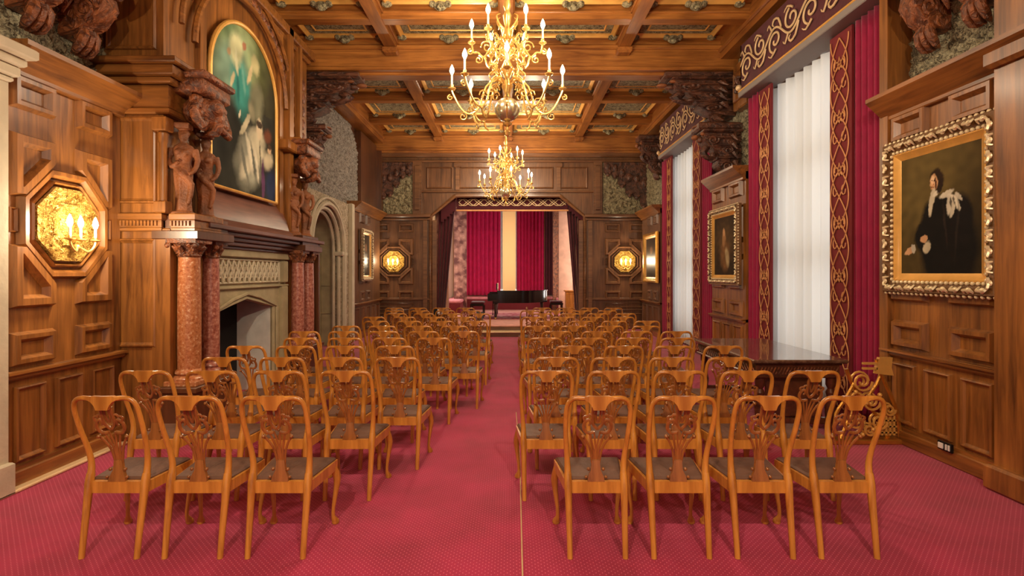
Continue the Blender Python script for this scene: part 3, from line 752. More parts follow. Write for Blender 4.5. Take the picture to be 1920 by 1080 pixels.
# caryatid figures: draped bodies with heads, merged into one carved surface
def caryatid(x, y, z0, face, h=.86):
    e = MB(); e.T = Matrix.Translation((x, y, z0)) @ Matrix.Rotation(face, 4, 'Z') @ Matrix.Diagonal((h/.86,)*3+(1,))
    body = [(0, .0, .085, .075), (.05, .0, .08, .07), (.2, .0, .07, .062), (.36, .01, .085, .07), (.44, .012, .092, .072), (.52, 0, .07, .058), (.60, .01, .085, .07), (.66, .0, .11, .062), (.70, 0, .085, .05), (.725, 0, .036, .036), (.75, 0, .03, .032)]
    vs = []; fs = []; seg = 14
    for z, oy, rx, ry in body:
        for i in range(seg):
            a = 2*PI*i/seg; fold = 1+(.10*math.sin(7*a+z*6) if z < .5 else 0)
            vs.append((rx*fold*math.cos(a), -oy+ry*fold*math.sin(a), z))
    for k in range(len(body)-1):
        for i in range(seg): fs.append((k*seg+i, k*seg+(i+1) % seg, (k+1)*seg+(i+1) % seg, (k+1)*seg+i))
    fs += [tuple(range(seg))[::-1], tuple(range((len(body)-1)*seg, len(body)*seg))]; e.add(vs, fs)
    e.ball((0, -.005, .80), .052, 12, 10, (.85, 1, 1.2)); e.ball((0, -.055, .795), .012, 8, 6, (.8, 1, 1.5))   # head, nose
    e.ball((0, .015, .83), .056, 12, 8, (1, 1, .8)); e.ball((-.02, -.047, .81), .008); e.ball((.02, -.047, .81), .008); e.ball((0, -.05, .77), .012, 8, 6, (1.4, .6, .5))
    e.sweep([(-.105, 0, .67), (-.13, -.02, .56), (-.09, -.075, .47), (-.02, -.09, .52)], [.032, .028, .022, .018], 8, 1)
    e.sweep([(.105, 0, .67), (.13, .0, .55), (.11, -.04, .44), (.07, -.075, .40)], [.032, .028, .022, .018], 8, 1)
    e.sweep([(-.09, -.05, .5), (0, -.09, .40), (.09, -.05, .30), (.06, -.06, .1)], [.02, .03, .03, .02], 8, 1)
    e.ball((-.035, -.06, .62), .035); e.ball((.035, -.06, .62), .035)
    e.box(-.1, .1, -.09, .09, -.04, .02, .01); e.box(-.07, .07, -.07, .07, .87, .93, .01)
    o = cbuild(e, 'caryatid', M['figwood'], smooth=60)
    md = o.modifiers.new('blend', 'REMESH'); md.mode = 'VOXEL'; md.voxel_size = .009; md.use_smooth_shade = True
for x, y in ((-3.37, 5.50), (-3.36, 5.88), (-3.37, 8.30), (-3.36, 8.72)): caryatid(x, y, 2.31, .25)
def lionhead(y0, y1):
    e = MB(); ym = (y0+y1)/2
    e.box(-3.5, -3.14, y0, y1, 3.55, 3.72, .03); e.box(-3.5, -3.10, y0-.03, y1+.03, 3.70, 3.78, .02)
    e.ball((-3.28, ym, 3.40), .2, 14, 10, (.95, 1.25, .85)); e.ball((-3.14, ym-.05, 3.44), .1); e.ball((-3.12, ym-.02, 3.34), .06)
    for k in range(14):
        a = k*2*PI/14; e.ball((-3.24+.03*math.sin(k), ym+.25*math.cos(a), 3.42+.16*math.sin(a)), .055)
    for s in (-1, 1):
        e.sweep([(-3.2, ym+s*.12, 3.3), (-3.16, ym+s*.26, 3.22), (-3.22, ym+s*.3, 3.36), (-3.2, ym+s*.2, 3.5)], [.04, .045, .05, .03], 8, 1)
    e.sweep([(-3.12, ym, 3.3), (-3.16, ym, 3.2), (-3.3, ym, 3.17)], [.05, .05, .02], 8, 1)
    o = cbuild(e, 'lion_mask_bracket', M['carvewood'], smooth=60)
lionhead(5.45, 5.98); lionhead(8.25, 8.82)

# ------------------------------------------------------------------ painted canvases (plain stand-ins)
def blob(u, v, cu, cv, su, sv, rot=0, hard=3):
    du, dv = u-cu, v-cv; c_, s_ = math.cos(rot), math.sin(rot); a, b = (du*c_+dv*s_)/su, (-du*s_+dv*c_)/sv
    r = math.sqrt(a*a+b*b); return max(0, min(1, (1-r)*hard+.5))
def canvas(name, parent, pt, nu, nv, fn, hfun=None):
    vs = []; cs = []; fs = []
    for j in range(nv+1):
        for i in range(nu+1):
            u, v = i/nu, j/nv
            vv = v*(hfun(u) if hfun else 1)
            vs.append(pt(u, vv)); n = noise.noise_vector(Vector((u*6, vv*9, 1.3)))
            cs.append(fn(u+n.x*.02+.008*noise.noise(Vector((u*40, vv*50, 2))), vv+n.y*.018+.008*noise.noise(Vector((u*44, vv*52, 7))), noise.noise(Vector((u*9, vv*13, 5)))))
    for j in range(nv):
        for i in range(nu): k = j*(nu+1)+i; fs.append((k, k+1, k+nu+2, k+nu+1))
    mb = MB(); mb.v = vs; mb.f = fs
    o = mb.build(name, M['paint_gloss' if fn.__name__ == 'p_dark' else 'paint'], parent); at = o.data.color_attributes.new('Col', 'FLOAT_COLOR', 'POINT')
    for i, cc in enumerate(cs): at.data[i].color = (*cc, 1)
    return o
def layer(base, items, u, v):
    c = list(base)
    for colr, *b in items:
        t = blob(u, v, *b); c = [c[k]*(1-t)+colr[k]*t for k in range(3)]
    return c
def p_mantel(u, v, n):
    base = S(58, 56, 38) if v > .55 else S(44, 44, 36)
    it = [(S(104, 112, 66), .35, .86, .40, .22, 0, 1), (S(150, 168, 124), .42, .84, .22, .16, 0, 1.2), (S(120, 150, 130), .28, .70, .22, .16, .3, 1.2),
          (S(60, 140, 130), .42, .62, .14, .17, .2, 1.6), (S(190, 192, 150), .35, .83, .10, .09, .4, 2), (S(176, 170, 126), .64, .82, .06, .06, 0, 2), (S(150, 104, 80), .46, .885, .028, .024, 0, 2),
          (S(166, 140, 104), .25, .78, .025, .022, 0, 2), (S(120, 120, 96), .66, .60, .10, .12, -.3, 1.5), (S(34, 34, 28), .2, .34, .26, .2, 0, 1.3),
          (S(150, 150, 132), .56, .22, .22, .16, .5, 1.8), (S(196, 188, 160), .66, .32, .14, .11, .3, 2), (S(206, 190, 160), .70, .44, .05, .07, 0, 3), (S(176, 168, 140), .48, .42, .11, .025, .7, 3), (S(190, 184, 160), .5, .17, .12, .05, .6, 2),
          (S(176, 166, 140), .86, .26, .08, .06, .2, 2), (S(40, 52, 84), .93, .10, .12, .10, 0, 1.5), (S(96, 58, 92), .77, .12, .03, .14, 0, 3), (S(110, 112, 100), .47, .19, .02, .13, .5, 2), (S(214, 206, 180), .54, .26, .025, .12, .45, 2), (S(96, 98, 88), .60, .22, .018, .12, .4, 2), (S(216, 208, 184), .66, .20, .02, .10, .3, 2), (S(104, 100, 84), .72, .27, .012, .09, .1, 2), (S(60, 50, 40), .70, .475, .05, .025, 0, 3), (S(210, 180, 146), .88, .335, .03, .025, 0, 3), (S(80, 60, 44), .88, .355, .035, .018, 0, 3), (S(204, 196, 170), .40, .47, .03, .012, 1.1, 3), (S(96, 120, 84), .20, .92, .14, .06, .3, 1), (S(206, 208, 172), .36, .76, .02, .07, .3, 2), (S(100, 160, 146), .46, .68, .02, .09, .2, 2), (S(40, 108, 104), .38, .60, .02, .10, .1, 2), (S(186, 176, 140), .30, .64, .02, .06, -.5, 2), (S(196, 180, 140), .55, .74, .02, .07, -.6, 2), (S(140, 136, 110), .58, .52, .04, .06, .4, 1.5), (S(104, 60, 42), .84, .42, .07, .04, 0, 1.5)]
    c = layer(base, it, u, v); k = 1+n*.5; return [max(0, x*k) for x in c]
def p_portrait(u, v, n):
    base = S(74, 60, 30); it = [(S(98, 82, 42), .35, .75, .5, .4, 0, 1), (S(50, 40, 20), .9, .2, .3, .5, 0, 1), (S(16, 13, 10), .62, .18, .34, .36, 0, 4), (S(16, 13, 10), .55, .46, .27, .18, .1, 5), (S(16, 13, 10), .32, .32, .14, .12, .9, 4), (S(18, 14, 12), .75, .40, .14, .22, -.2, 4),
          (S(44, 28, 16), .485, .775, .085, .085, 0, 4), (S(206, 160, 116), .455, .757, .048, .062, 0, 5), (S(236, 200, 160), .447, .775, .026, .03, 0, 3), (S(120, 66, 44), .437, .725, .02, .006, 0, 3), (S(80, 46, 30), .475, .745, .012, .045, 0, 2), (S(70, 40, 26), .435, .768, .009, .006, 0, 4), (S(70, 40, 26), .462, .768, .009, .006, 0, 4), (S(170, 110, 80), .446, .75, .006, .014, 0, 3), (S(196, 186, 160), .425, .60, .032, .12, -.25, 4), (S(214, 206, 184), .475, .66, .05, .022, .5, 4), (S(206, 198, 176), .60, .635, .085, .025, .25, 3), (S(220, 212, 192), .655, .60, .05, .028, -.5, 3), (S(206, 198, 178), .63, .545, .028, .075, -.15, 3), (S(190, 182, 160), .675, .53, .024, .09, -.35, 3), (S(210, 202, 180), .72, .555, .022, .065, .5, 3), (S(196, 188, 168), .74, .60, .05, .018, -.7, 3), (S(90, 84, 72), .655, .565, .012, .04, 0, 2), (S(96, 88, 76), .69, .575, .009, .035, .3, 2), (S(40, 26, 16), .52, .71, .03, .06, -.3, 3), (S(40, 30, 24), .58, .40, .012, .16, .1, 1), (S(38, 30, 24), .72, .34, .014, .2, -.1, 1),
          (S(190, 146, 106), .31, .29, .05, .03, .3, 5), (S(190, 178, 150), .36, .22, .05, .05, 0, 4), (S(196, 152, 112), .12, .20, .08, .025, .35, 5), (S(196, 188, 168), .17, .215, .03, .035, 0, 5)]
    c = layer(base, it, u, v); k = 1+n*.35; return [max(0, x*k) for x in c]
def p_far(u, v, n):
    c = layer(S(52, 38, 22), [(S(86, 64, 36), .5, .6, .4, .3, 0, 1), (S(120, 84, 48), .5, .34, .2, .26, 0, 2), (S(160, 118, 76), .46, .62, .08, .14, 0, 3), (S(196, 150, 104), .46, .74, .05, .07, 0, 4), (S(170, 150, 110), .6, .3, .08, .16, .3, 2)], u, v)
    k = 1+n*.4; return [max(0, x*k) for x in c]
def p_dark(u, v, n):
    c = layer(S(44, 34, 24), [(S(70, 56, 36), .5, .55, .35, .3, 0, 1), (S(150, 110, 76), .5, .68, .12, .1, 0, 3), (S(24, 20, 16), .5, .3, .3, .28, 0, 3)], u, v)
    k = 1+n*.3; return [max(0, x*k) for x in c]

# arched painting over the mantel
pt_ = thing('arched_painting', 'tall round-topped painting of pale draped figures over the mantel', 'painting', (-3.44, 6.95, 2.72))
PH, PW = 2.16, 1.72; spring = PH-.80
hf = lambda u: (spring+.80*math.sqrt(max(0, 1-((u-.5)/.5)**2)))/PH
canvas('canvas', pt_, lambda u, v: (.0, (u-.5)*PW, v*PH), 90, 150, p_mantel, hf)
f = MB(); P = [(-PW/2, 0)]+[((u-.5)*PW, hf(u)*PH) for u in [.5-.5*math.cos(PI*i/28) for i in range(29)]]+[(PW/2, 0)]
f.sweep([(.01, a, b) for a, b in P], .028, 8, closed=True)
f.build('frame', M['gold_flat'], pt_)

def picture(name, label, side, y0, y1, z0, z1, fn, fw, X, style='ornate', nu=60, nv=80):
    """y0 nearest the camera"""
    sg = -1 if side == 'R' else 1
    root = thing(name, label, 'picture', (X, (y0+y1)/2, z0)); W, H = y1-y0, z1-z0
    def pl(u, v, h): return (sg*h, u, v)
    f = MB(); out = [(-W/2, 0), (W/2, 0), (W/2, H), (-W/2, H)]
    def ringpoly(d): return [(-W/2+d, d), (W/2-d, d), (W/2-d, H-d), (-W/2+d, H-d)]
    prof = [(0, 0), (0, .05), (fw*.1, .085), (fw*.35, .07), (fw*.55, .045), (fw*.62, .05)]
    def rings(mb, prof):
        vs = []; fs = []
        for d_, h in prof: vs += [pl(a, b, h) for a, b in ringpoly(d_)]
        for k in range(len(prof)-1):
            for i in range(4): fs.append((k*4+i, k*4+(i+1) % 4, (k+1)*4+(i+1) % 4, (k+1)*4+i))
        mb.add(vs, fs)
    rings(f, prof)
    if style == 'ornate':
        f0 = f; f = MB()
        def along(n, d_, fn2):
            for e in range(4):
                a = Vector(ringpoly(d_)[e]); b = Vector(ringpoly(d_)[(e+1) % 4]); k = max(2, int((b-a).length/n))
                for i in range(k): fn2(a.lerp(b, (i+.5)/k), (b-a).normalized(), i)
        def leaf(p, t, i):
            nn = Vector((-t.y, t.x)); r = fw*.15
            f.ball(pl(p.x, p.y, .085), r, 8, 6, (.5, .9, .9))
            for s in (-1, 1):
                q1 = p+t*s*fw*.18; q2 = p+t*s*fw*.22-nn*fw*.16*(1 if i % 2 else -1)
                f.sweep([pl(p.x, p.y, .09), pl(q1.x, q1.y, .10), pl(q2.x, q2.y, .07)], [fw*.06, fw*.07, fw*.03], 5, 1)
        along(fw*.62, fw*.28, leaf)
        def bead(p, t, i): f.ball(pl(p.x, p.y, .055), fw*.09, 6, 5)
        along(fw*.28, fw*.02, bead); along(fw*.26, fw*.56, bead)
        f.build('carved_leaves', M['leafgilt'], f0.build('frame', M['framebase'], root, smooth=50), smooth=50)
    else: f.build('frame', M['gold'], root, smooth=50)
    g = MB(); rings(g, [(fw*.62, .05), (fw*.68, .055), (fw*.78, .04), (fw*.98, .022), (fw, .015)]); g.build('inner_moulding', M['gold_flat'], root)
    d_ = fw*.97
    canvas('canvas', root, lambda u, v: pl((.5-u)*(W-2*d_) if side == 'R' else (u-.5)*(W-2*d_), d_+v*(H-2*d_), .02), nu, nv, fn)
    return root
pn = picture('portrait_painting', 'large gilt-framed portrait of a person in black with a white lace collar', 'R', 4.17, 5.46, 1.50, 3.0, p_portrait, .20, 3.88, nu=150, nv=190)
picture('portrait_painting', 'ornate gilt-framed dim picture of a standing figure between the two windows', 'R', 8.95, 10.25, 1.50, 2.88, p_far, .17, 3.88)
picture('portrait_painting', 'dark picture in plain gold frame on right wall beyond the far window', 'R', 13.95, 15.3, 1.44, 2.8, p_dark, .15, 3.88, 'plain', 30, 40)
picture('portrait_painting', 'dark picture in carved frame on left wall beyond the stone doorway', 'L', 13.75, 14.75, 1.50, 2.85, p_dark, .14, -3.88, 'ornate', 30, 40)

# ------------------------------------------------------------------ curtains, pelmets, sheers, windows
def scroll2d(Ln, W, P=.62):
    """strapwork lines in (s, t): s along 0..Ln, t across -W/2..W/2"""
    A = W*.36; out = []
    n = max(1, round(Ln/P)); P = Ln/n; K = int(24*n)
    for sg in (-1, 1): out.append([(Ln*i/K, sg*A*math.sin(PI*i/K*n*1.0)) for i in range(K+1)])
    for sg in (-1, 1): out.append([(Ln*i/K, sg*A*1.15*abs(math.cos(PI*i/K*n))**.7*(1 if True else 0)) for i in range(K+1)])
    for k in range(n):
        c0 = (k+.5)*P
        for sg in (-1, 1):
            out.append([(c0+math.cos(a)*P*.12*(1-a/16)+.0, sg*(A*.42+math.sin(a)*A*.34*(1-a/16))) for a in [j*.55 for j in range(16)]])
            out.append([(k*P+P*.12+math.cos(a)*P*.09, sg*(A*.55)+math.sin(a)*A*.25) for a in [j*.6 for j in range(9)]])
        out.append([(c0-P*.1, 0), (c0, A*.22), (c0+P*.14, 0), (c0, -A*.22), (c0-P*.1, 0)])
    return out
def leafscroll(Ln, W):
    out = []; n = max(2, round(Ln/.42)); P = Ln/n
    K = 16*n; out.append([(Ln*i/K, W*.20*math.sin(PI*n*i/K)) for i in range(K+1)])
    for k in range(n):
        c0 = (k+.5)*P; sg = 1 if k % 2 == 0 else -1
        out.append([(c0-P*.30+math.cos(a-1.2)*P*.42*(1-a/9.5)+P*.25, -sg*W*.10+sg*math.sin(a-1.2)*W*.26*(1-a/9.5)) for a in [j*.42 for j in range(20)]])
        out.append([(c0-P*.42, sg*W*.10), (c0-P*.25, sg*W*.34), (c0+P*.02, sg*W*.40), (c0+P*.12, sg*W*.30), (c0+P*.02, sg*W*.25)])
        out.append([(c0+P*.15, sg*W*.16), (c0+P*.34, sg*W*.36), (c0+P*.46, sg*W*.28)])
        out.append([(c0-P*.1, -sg*W*.30), (c0+P*.2, -sg*W*.42), (c0+P*.4, -sg*W*.34)])
    return out
def drape(name, m, P0, P1, z0, z1, folds, amp, parent, taper=None, nz=16, ph=0):
    """folded cloth between plan points P0,P1"""
    a, b = Vector(P0), Vector(P1); L_ = (b-a).length; t = (b-a)/L_; nn = Vector((-t.y, t.x)); nu = folds*8
    vs = []; fs = []
    for j in range(nz+1):
        z = mix(z0, z1, j/nz)
        for i in range(nu+1):
            s = i/nu; fold = amp*math.sin(2*PI*folds*s+ph+.5*math.sin(3*s+j*.08))*(.75+.25*math.sin(5.3*s*folds+1))
            q = a+t*(s*L_)+nn*fold
            if taper: q = taper(q, s, j/nz)
            vs.append((q.x, q.y, z))
    for j in range(nz):
        for i in range(nu): k = j*(nu+1)+i; fs.append((k, k+1, k+nu+2, k+nu+1))
    mb = MB(); mb.v = vs; mb.f = fs; o = mb.build(name, m, parent, smooth=80)
    sd = o.modifiers.new('thickness', 'SOLIDIFY'); sd.thickness = .008; return o
def side_curtain(label, yc0, yc1, yb0, yb1, ztop):
    root = thing('curtain', label, 'curtain', (3.95, (yc0+yc1)/2, .0), 0, 'crimson window curtains')
    o = root.location
    drape('curtain_cloth', M['velvet'], (0, yc0-o.y), (0, yc1-o.y), .02, ztop, 5 if yc1-yc0 > .5 else 3, .045, root)
    mb = MB(); mb.box(-.02, .01, yb0-o.y, yb1-o.y, .02, ztop, .005); bd = mb.build('border', M['border'], root)
    e = MB(); W = yb1-yb0; ym = (yb0+yb1)/2-o.y
    for ln in scroll2d(ztop-.15, W): e.sweep([(-.035, ym+t, .08+s) for s, t in ln], .0085, 5, 0, up=(1, 0, 0), flat=(.6, 1))
    e.build('embroidery', M['embroid'], bd)
    mb = MB(); mb.box(-.01, .02, yb0-o.y-.05 if yb0 > yc0 else yb0-o.y-.0, yb0-o.y, .02, ztop)
    return root
side_curtain('crimson curtain at near edge of the near window beside the big portrait', 5.60, 6.14, 6.14, 6.56, 4.57)
side_curtain('crimson curtain at far edge of the near window beside the middle picture', 8.44, 8.86, 8.04, 8.42, 4.57)
side_curtain('crimson curtain at near edge of the far window beside the middle picture', 10.40, 11.0, 11.0, 11.5, 4.57)
side_curtain('crimson curtain at far edge of the far window near the end wall', 13.4, 13.88, 13.0, 13.38, 4.57)
def pelmet(label, y0, y1):
    root = thing('pelmet', label, 'pelmet', (3.78, (y0+y1)/2, 4.58), 0, 'crimson pelmets'); h = (y1-y0)/2
    mb = MB(); mb.box(0, .03, -h, h, .10, .85, .005); mb.box(0, .34, h-.03, h, .1, .85); mb.box(0, .34, -h, -h+.03, .1, .85); pc = mb.build('pelmet_cloth', M['velvet_dk'], root)
    mb = MB(); mb.box(-.03, .34, -h-.02, h+.02, .0, .10, .01); mb.build('lower_rail', M['grey_trim'], root)
    mb = MB(); mb.box(-.035, .0, -h-.02, h+.02, .08, .115, .008); mb.build('gilt_edge', M['gold_flat'], root)
    e = MB()
    for ln in leafscroll(2*h-.1, .62): e.sweep([(-.025, -h+.05+s, .48+t) for s, t in ln], [.017]*(len(ln)-2)+[.014, .006], 5, 1, up=(1, 0, 0), flat=(.6, 1))
    for yy in (-h, h): e.ball((-.03, yy, .16), .05)
    e.build('embroidery', M['embroid_w'], pc)
pelmet('crimson pelmet with pale gilt scrollwork over the near window', 5.52, 8.76)
pelmet('crimson pelmet with pale gilt scrollwork over the far window', 10.32, 13.5)
for lab, y0, y1 in (('white sheer curtain over the near window behind the dark table', 6.52, 8.5), ('white sheer curtain over the far window beyond the middle picture', 11.75, 13.55)):
    root = thing('sheer_curtain', lab, 'curtain', (4.12, (y0+y1)/2, 0), 0, 'white sheers'); h = (y1-y0)/2
    drape('sheer_cloth', M['sheer'], (0, -h), (0, h), 0.05, 4.57, 9, .055, root, nz=6).modifiers.clear()
for k, (y0, y1) in enumerate(((6.75, 8.4), (11.9, 13.5))):
    wn = bpy.data.objects.new('window_%d' % (k+1), None); col.objects.link(wn); tag(wn, kind='structure'); wn.location = (4.35, (y0+y1)/2, .25); h = (y1-y0)/2
    f = MB()
    for yy in (-h+.05, -.0, h-.05): f.box(-.05, .05, yy-.05, yy+.05, 0, 4.36)
    for zz in (0.04, 1.7, 3.1, 4.32): f.box(-.05, .05, -h, h, zz-.05, zz+.05)
    f.build('window_frame', M['stone_dk'], wn)
    f = MB(); f.box(-.004, .004, -h, h, 0, 4.36); f.build('window_pane', M['glass'], wn)

# ------------------------------------------------------------------ bay beyond the end wall
b = MB()
bl, br, bb = -2.35, 2.35, 21.9
b.box(bl-.15, bl, 16.4, 17.3, 0, 4.6); b.box(bl-.15, bl, 19.9, bb, 0, 4.6); b.box(bl-.15, bl, 17.3, 19.9, 4.0, 4.6); b.box(bl-.15, bl, 17.3, 19.9, 0, .8)
struct('wall_bay_left', b, M['cream'])
b = MB(); b.box(br, br+.15, 16.4, 17.3, 0, 4.6); b.box(br, br+.15, 19.9, bb, 0, 4.6); b.box(br, br+.15, 17.3, 19.9, 4.0, 4.6); b.box(br, br+.15, 17.3, 19.9, 0, .8)
struct('wall_bay_right', b, M['cream'])
b = MB(); b.box(bl-.15, -.45, bb, bb+.15, 0, 4.6); b.box(.35, br+.15, bb, bb+.15, 0, 4.6); b.box(-.45, .35, bb, bb+.15, 0, .75)
struct('wall_bay_end', b, M['cream'])
struct('ceiling_bay', MB().box(bl-.15, br+.15, 16.5, bb+.15, 4.6, 4.75), M['oak_dark'])
for k, (x, rot) in enumerate(((bl-.07, 0), (br+.07, 0))):
    wn = bpy.data.objects.new('window_%d' % (k+3), None); col.objects.link(wn); tag(wn, kind='structure'); wn.location = (x, 18.6, .8)
    f = MB()
    for yy in (-1.27, -.43, .43, 1.27): f.box(-.05, .05, yy-.04, yy+.04, 0, 3.2)
    for zz in (.03, 1.9, 3.17): f.box(-.05, .05, -1.3, 1.3, zz-.03, zz+.03)
    f.build('window_frame', M['cream'], wn); g = MB(); g.box(-.004, .004, -1.3, 1.3, 0, 3.2); g.build('window_pane', M['glass'], wn)
wn = bpy.data.objects.new('window_5', None); col.objects.link(wn); tag(wn, kind='structure'); wn.location = (-.05, bb+.07, .75)
f = MB(); f.box(-.42, .42, -.04, .0, 0, .05); f.box(-.42, -.34, -.04, .04, 0, 3.8); f.box(.34, .42, -.04, .04, 0, 3.8); f.build('window_frame', M['cream'], wn)
g = MB(); g.box(-.27, .27, 0, .02, 0, 3.8); g.build('window_blind', M['blind'], wn)
g = MB(); g.box(-.33, -.28, -.01, .03, 0, 3.8); g.build('window_stile', M['limewash'], wn)
g = MB(); g.box(.28, .33, -.01, .03, 0, 3.8); g.build('window_stile', M['limewash'], wn)
# brocade pilasters and pale pilasters flanking the bay
b = MB(); b.box(-2.33, -2.1, 16.75, 17.2, .26, 4.3, .02); b.box(-2.05, -1.6, 19.4, 19.6, .26, 4.4, .02); trim(b, M['brocade'])
b = MB(); b.box(1.62, 1.85, 20.3, 20.5, .26, 4.4, .02); trim(b, M['carvewood'])
b = MB(); b.box(1.72, 2.2, 18.9, 19.1, .26, 4.4, .02); b.box(2.05, 2.33, 16.75, 17.2, .26, 4.3, .02); trim(b, M['pinkstone'])
b = MB(); b.box(-2.1, -1.98, 17.0, 17.2, .26, 4.2, .01); trim(b, M['pinkstone'])
# steps and stage
struct('floor_bay', MB().box(-2.33, 2.33, 16.2, 21.88, 0, .262), M['carpet_step'])
stg = thing('stage_platform', 'low carpeted stage with two steps at the end of the aisle', 'stage', (0, 14.2, 0))
b = MB(); b.box(-2.6, 2.4, .0, .42, 0, .11); b.box(-2.5, 2.3, .42, 1.98, 0, .235); b.build('riser', M['oak_back_x'], stg)
b = MB(); b.box(-2.62, 2.42, -.03, .40, .11, .135, .008); b.build('step_tread', M['embroid_w'], stg)
b = MB(); b.box(-2.52, 2.32, .39, 1.98, .235, .262, .008); b.build('stage_carpet', M['carpet_step'], stg)
tag(MB().box(-1.6, 1.7, 16.55, 19.2, .262, .275, .004).build('rug', M['rug']), 'patterned red and pink rug under the grand piano on the stage', 'rug')
# window seat in the bay
ws = thing('window_seat', 'U-shaped window seat with pink cushions round the bay behind the piano', 'bench', (0, 20.9, .26))
b = MB(); b.box(-2.3, 2.3, .0, .9, 0, .40, .01); b.box(-2.3, -1.72, -2.6, 0, 0, .40, .01); b.box(1.75, 2.3, -1.6, 0, 0, .4, .01); b.build('seat_base', M['border'], ws)
b = MB(); b.box(-2.28, 2.28, .03, .72, .40, .50, .03); b.box(-2.28, -1.70, -2.6, 0, .40, .5, .03); b.box(1.73, 2.28, -1.6, 0, .40, .5, .03); b.build('cushion', M['pinkcushion'], ws)
# crimson curtains of the bay
def bay_curtain(name, label, m, P0, P1, z0, z1, folds, amp, **k):
    root = thing('curtain', label, 'curtain', ((P0[0]+P1[0])/2, (P0[1]+P1[1])/2, z0), 0, 'bay curtains'); o = root.location
    drape('curtain_cloth', M[m], (P0[0]-o.x, P0[1]-o.y), (P1[0]-o.x, P1[1]-o.y), 0, z1-z0, folds, amp, root, **k); return root
bay_curtain('c', 'bright crimson curtain left of the pale strip behind the piano', 'velvet_red', (-1.9, 21.6), (-.40, 21.6), .8, 4.5, 9, .06)
bay_curtain('c', 'bright crimson curtain right of the pale strip behind the piano', 'velvet_red', (.26, 21.6), (1.36, 21.6), .8, 4.5, 8, .06)
bay_curtain('c', 'dark red curtain at the right end behind the piano', 'velvet_dk', (1.38, 21.45), (1.72, 21.4), .8, 4.5, 3, .05)
def tie(sx):
    def f(q, s, t):
        # gathered towards the jamb lower down
        k = (1-t)**1.1; return Vector((q.x+sx*(.30-.0)*k*(1 if True else 0)-sx*k*.25*(0), q.y))*1.0
    return f
def jamb_drape(label, x_in, x_out, sx):
    root = thing('curtain', label, 'curtain', ((x_in+x_out)/2, 16.72, .28), 0, 'bay curtains'); cx = (x_in+x_out)/2
    def tp(q, s, t):
        k = 1-t; wv = (x_out-cx)*.92
        return Vector((q.x*(1-.55*k)+wv*.75*k, q.y))
    drape('curtain_cloth', M['velvet_dk'], (x_in-cx, 0), (x_out-cx, 0), 0, 3.70, 5, .05, root, taper=tp, nz=24)
jamb_drape('dark red drape swept back to the left side of the bay opening', -1.72, -2.28, -1)
jamb_drape('dark red drape swept back to the right side of the bay opening', 1.75, 2.25, 1)
v = thing('pelmet', 'dark red valance with pale interlaced braid across the bay opening', 'pelmet', (.06, 16.55, 3.62), 0, 'crimson pelmets')
b = MB(); b.box(-1.72, 1.72, 0, .05, .06, .48, .01); pc = b.build('pelmet_cloth', M['velvet_dk'], v)
e = MB()
n = 10
for sg in (-1, 1): e.sweep([(-1.66+3.32*i/120, -.02, .27+sg*.10*math.sin(PI*n*i/120)) for i in range(121)], .014, 5, up=(0, 1, 0))
for sg in (-1, 1): e.sweep([(-1.66+3.32*i/120, -.02, .27+sg*.10*math.sin(PI*n*i/120+.9)) for i in range(121)], .012, 5, up=(0, 1, 0))
e.build('braid', M['embroid_w'], pc)
b = MB(); b.box(-1.74, 1.74, -.02, .06, 0, .05, .01); b.box(-1.74, 1.74, -.02, .06, .44, .47, .01); b.build('rail', M['embroid'], v)
for sx in (-1, 1):
    w_ = thing('pelmet', 'small dark red side valance on the %s of the bay opening' % ('left' if sx < 0 else 'right'), 'pelmet', (.06+sx*1.98, 16.51, 3.55), 0, 'crimson pelmets')
    b = MB(); 
    for k in range(5):
        x0 = sx*(-.22+k*.09); a_, b_ = sorted((x0, x0+sx*.09)); b.box(a_, b_, 0, .03, .05-k*.08, .5-k*.08, .015)
    b.build('pelmet_cloth', M['velvet_dk'], w_)
# pedestal cabinet in the lit right corner of the bay
pc_ = thing('pedestal_cabinet', 'small pale wooden pedestal cabinet in the bright right corner of the bay', 'cabinet', (2.0, 17.75, .26))
b = MB(); b.box(-.2, .2, -.18, .18, 0, .06, .01); b.box(-.17, .17, -.15, .15, .06, .82, .01); b.box(-.21, .21, -.19, .19, .82, .87, .01); b.build('body', M['honey'], pc_)
b = MB(); b.moulding([(-.13, .12), (.13, .12), (.13, .76), (-.13, .76)], .03, .015, lambda u, v, h: (u, -.15-h, v)); db_ = b.build('door', M['honey'], pc_)
k_ = MB(); k_.ball((.09, -.175, .45), .015); k_.build('knob', M['brass'], db_)

# grand piano, keyboard end to the left
pi = thing('grand_piano', 'black grand piano with closed lid on the stage, keyboard to the left', 'piano', (.22, 17.1, .275))
def case_poly(sc_=1.0):
    # plan: x from -.85 (keys) to .95 (tail), straight spine towards the back (+y)
    P = [(-.62, -.70), (.05, -.70), (.35, -.62), (.55, -.42), (.72, -.22), (.88, -.08), (.97, .12), (.98, .40), (.90, .60), (.75, .68), (-.62, .70)]
    return P
b = MB(); b.prism(case_poly(), .50, .86, 'z'); b.box(-.92, -.60, -.70, .70, .56, .66, .01); b.box(-.92, -.60, -.72, -.66, .56, .80, .02); b.box(-.92, -.60, .66, .72, .56, .80, .02); b.build('case', M['black'], pi)
b = MB(); b.prism([(x*1.02, y*1.02) for x, y in case_poly()], .865, .885, 'z'); b.build('lid', M['black'], pi)
b = MB(); b.box(-.66, -.62, -.55, .55, .90, 1.10, .01); b.build('music_desk', M['black'], pi)
b = MB()
for i in range(52): b.box(-.90, -.74, -.64+i*.0246, -.64+i*.0246+.023, .66, .685)
kb = b.build('keyboard', M['ivory'], pi)
b = MB()
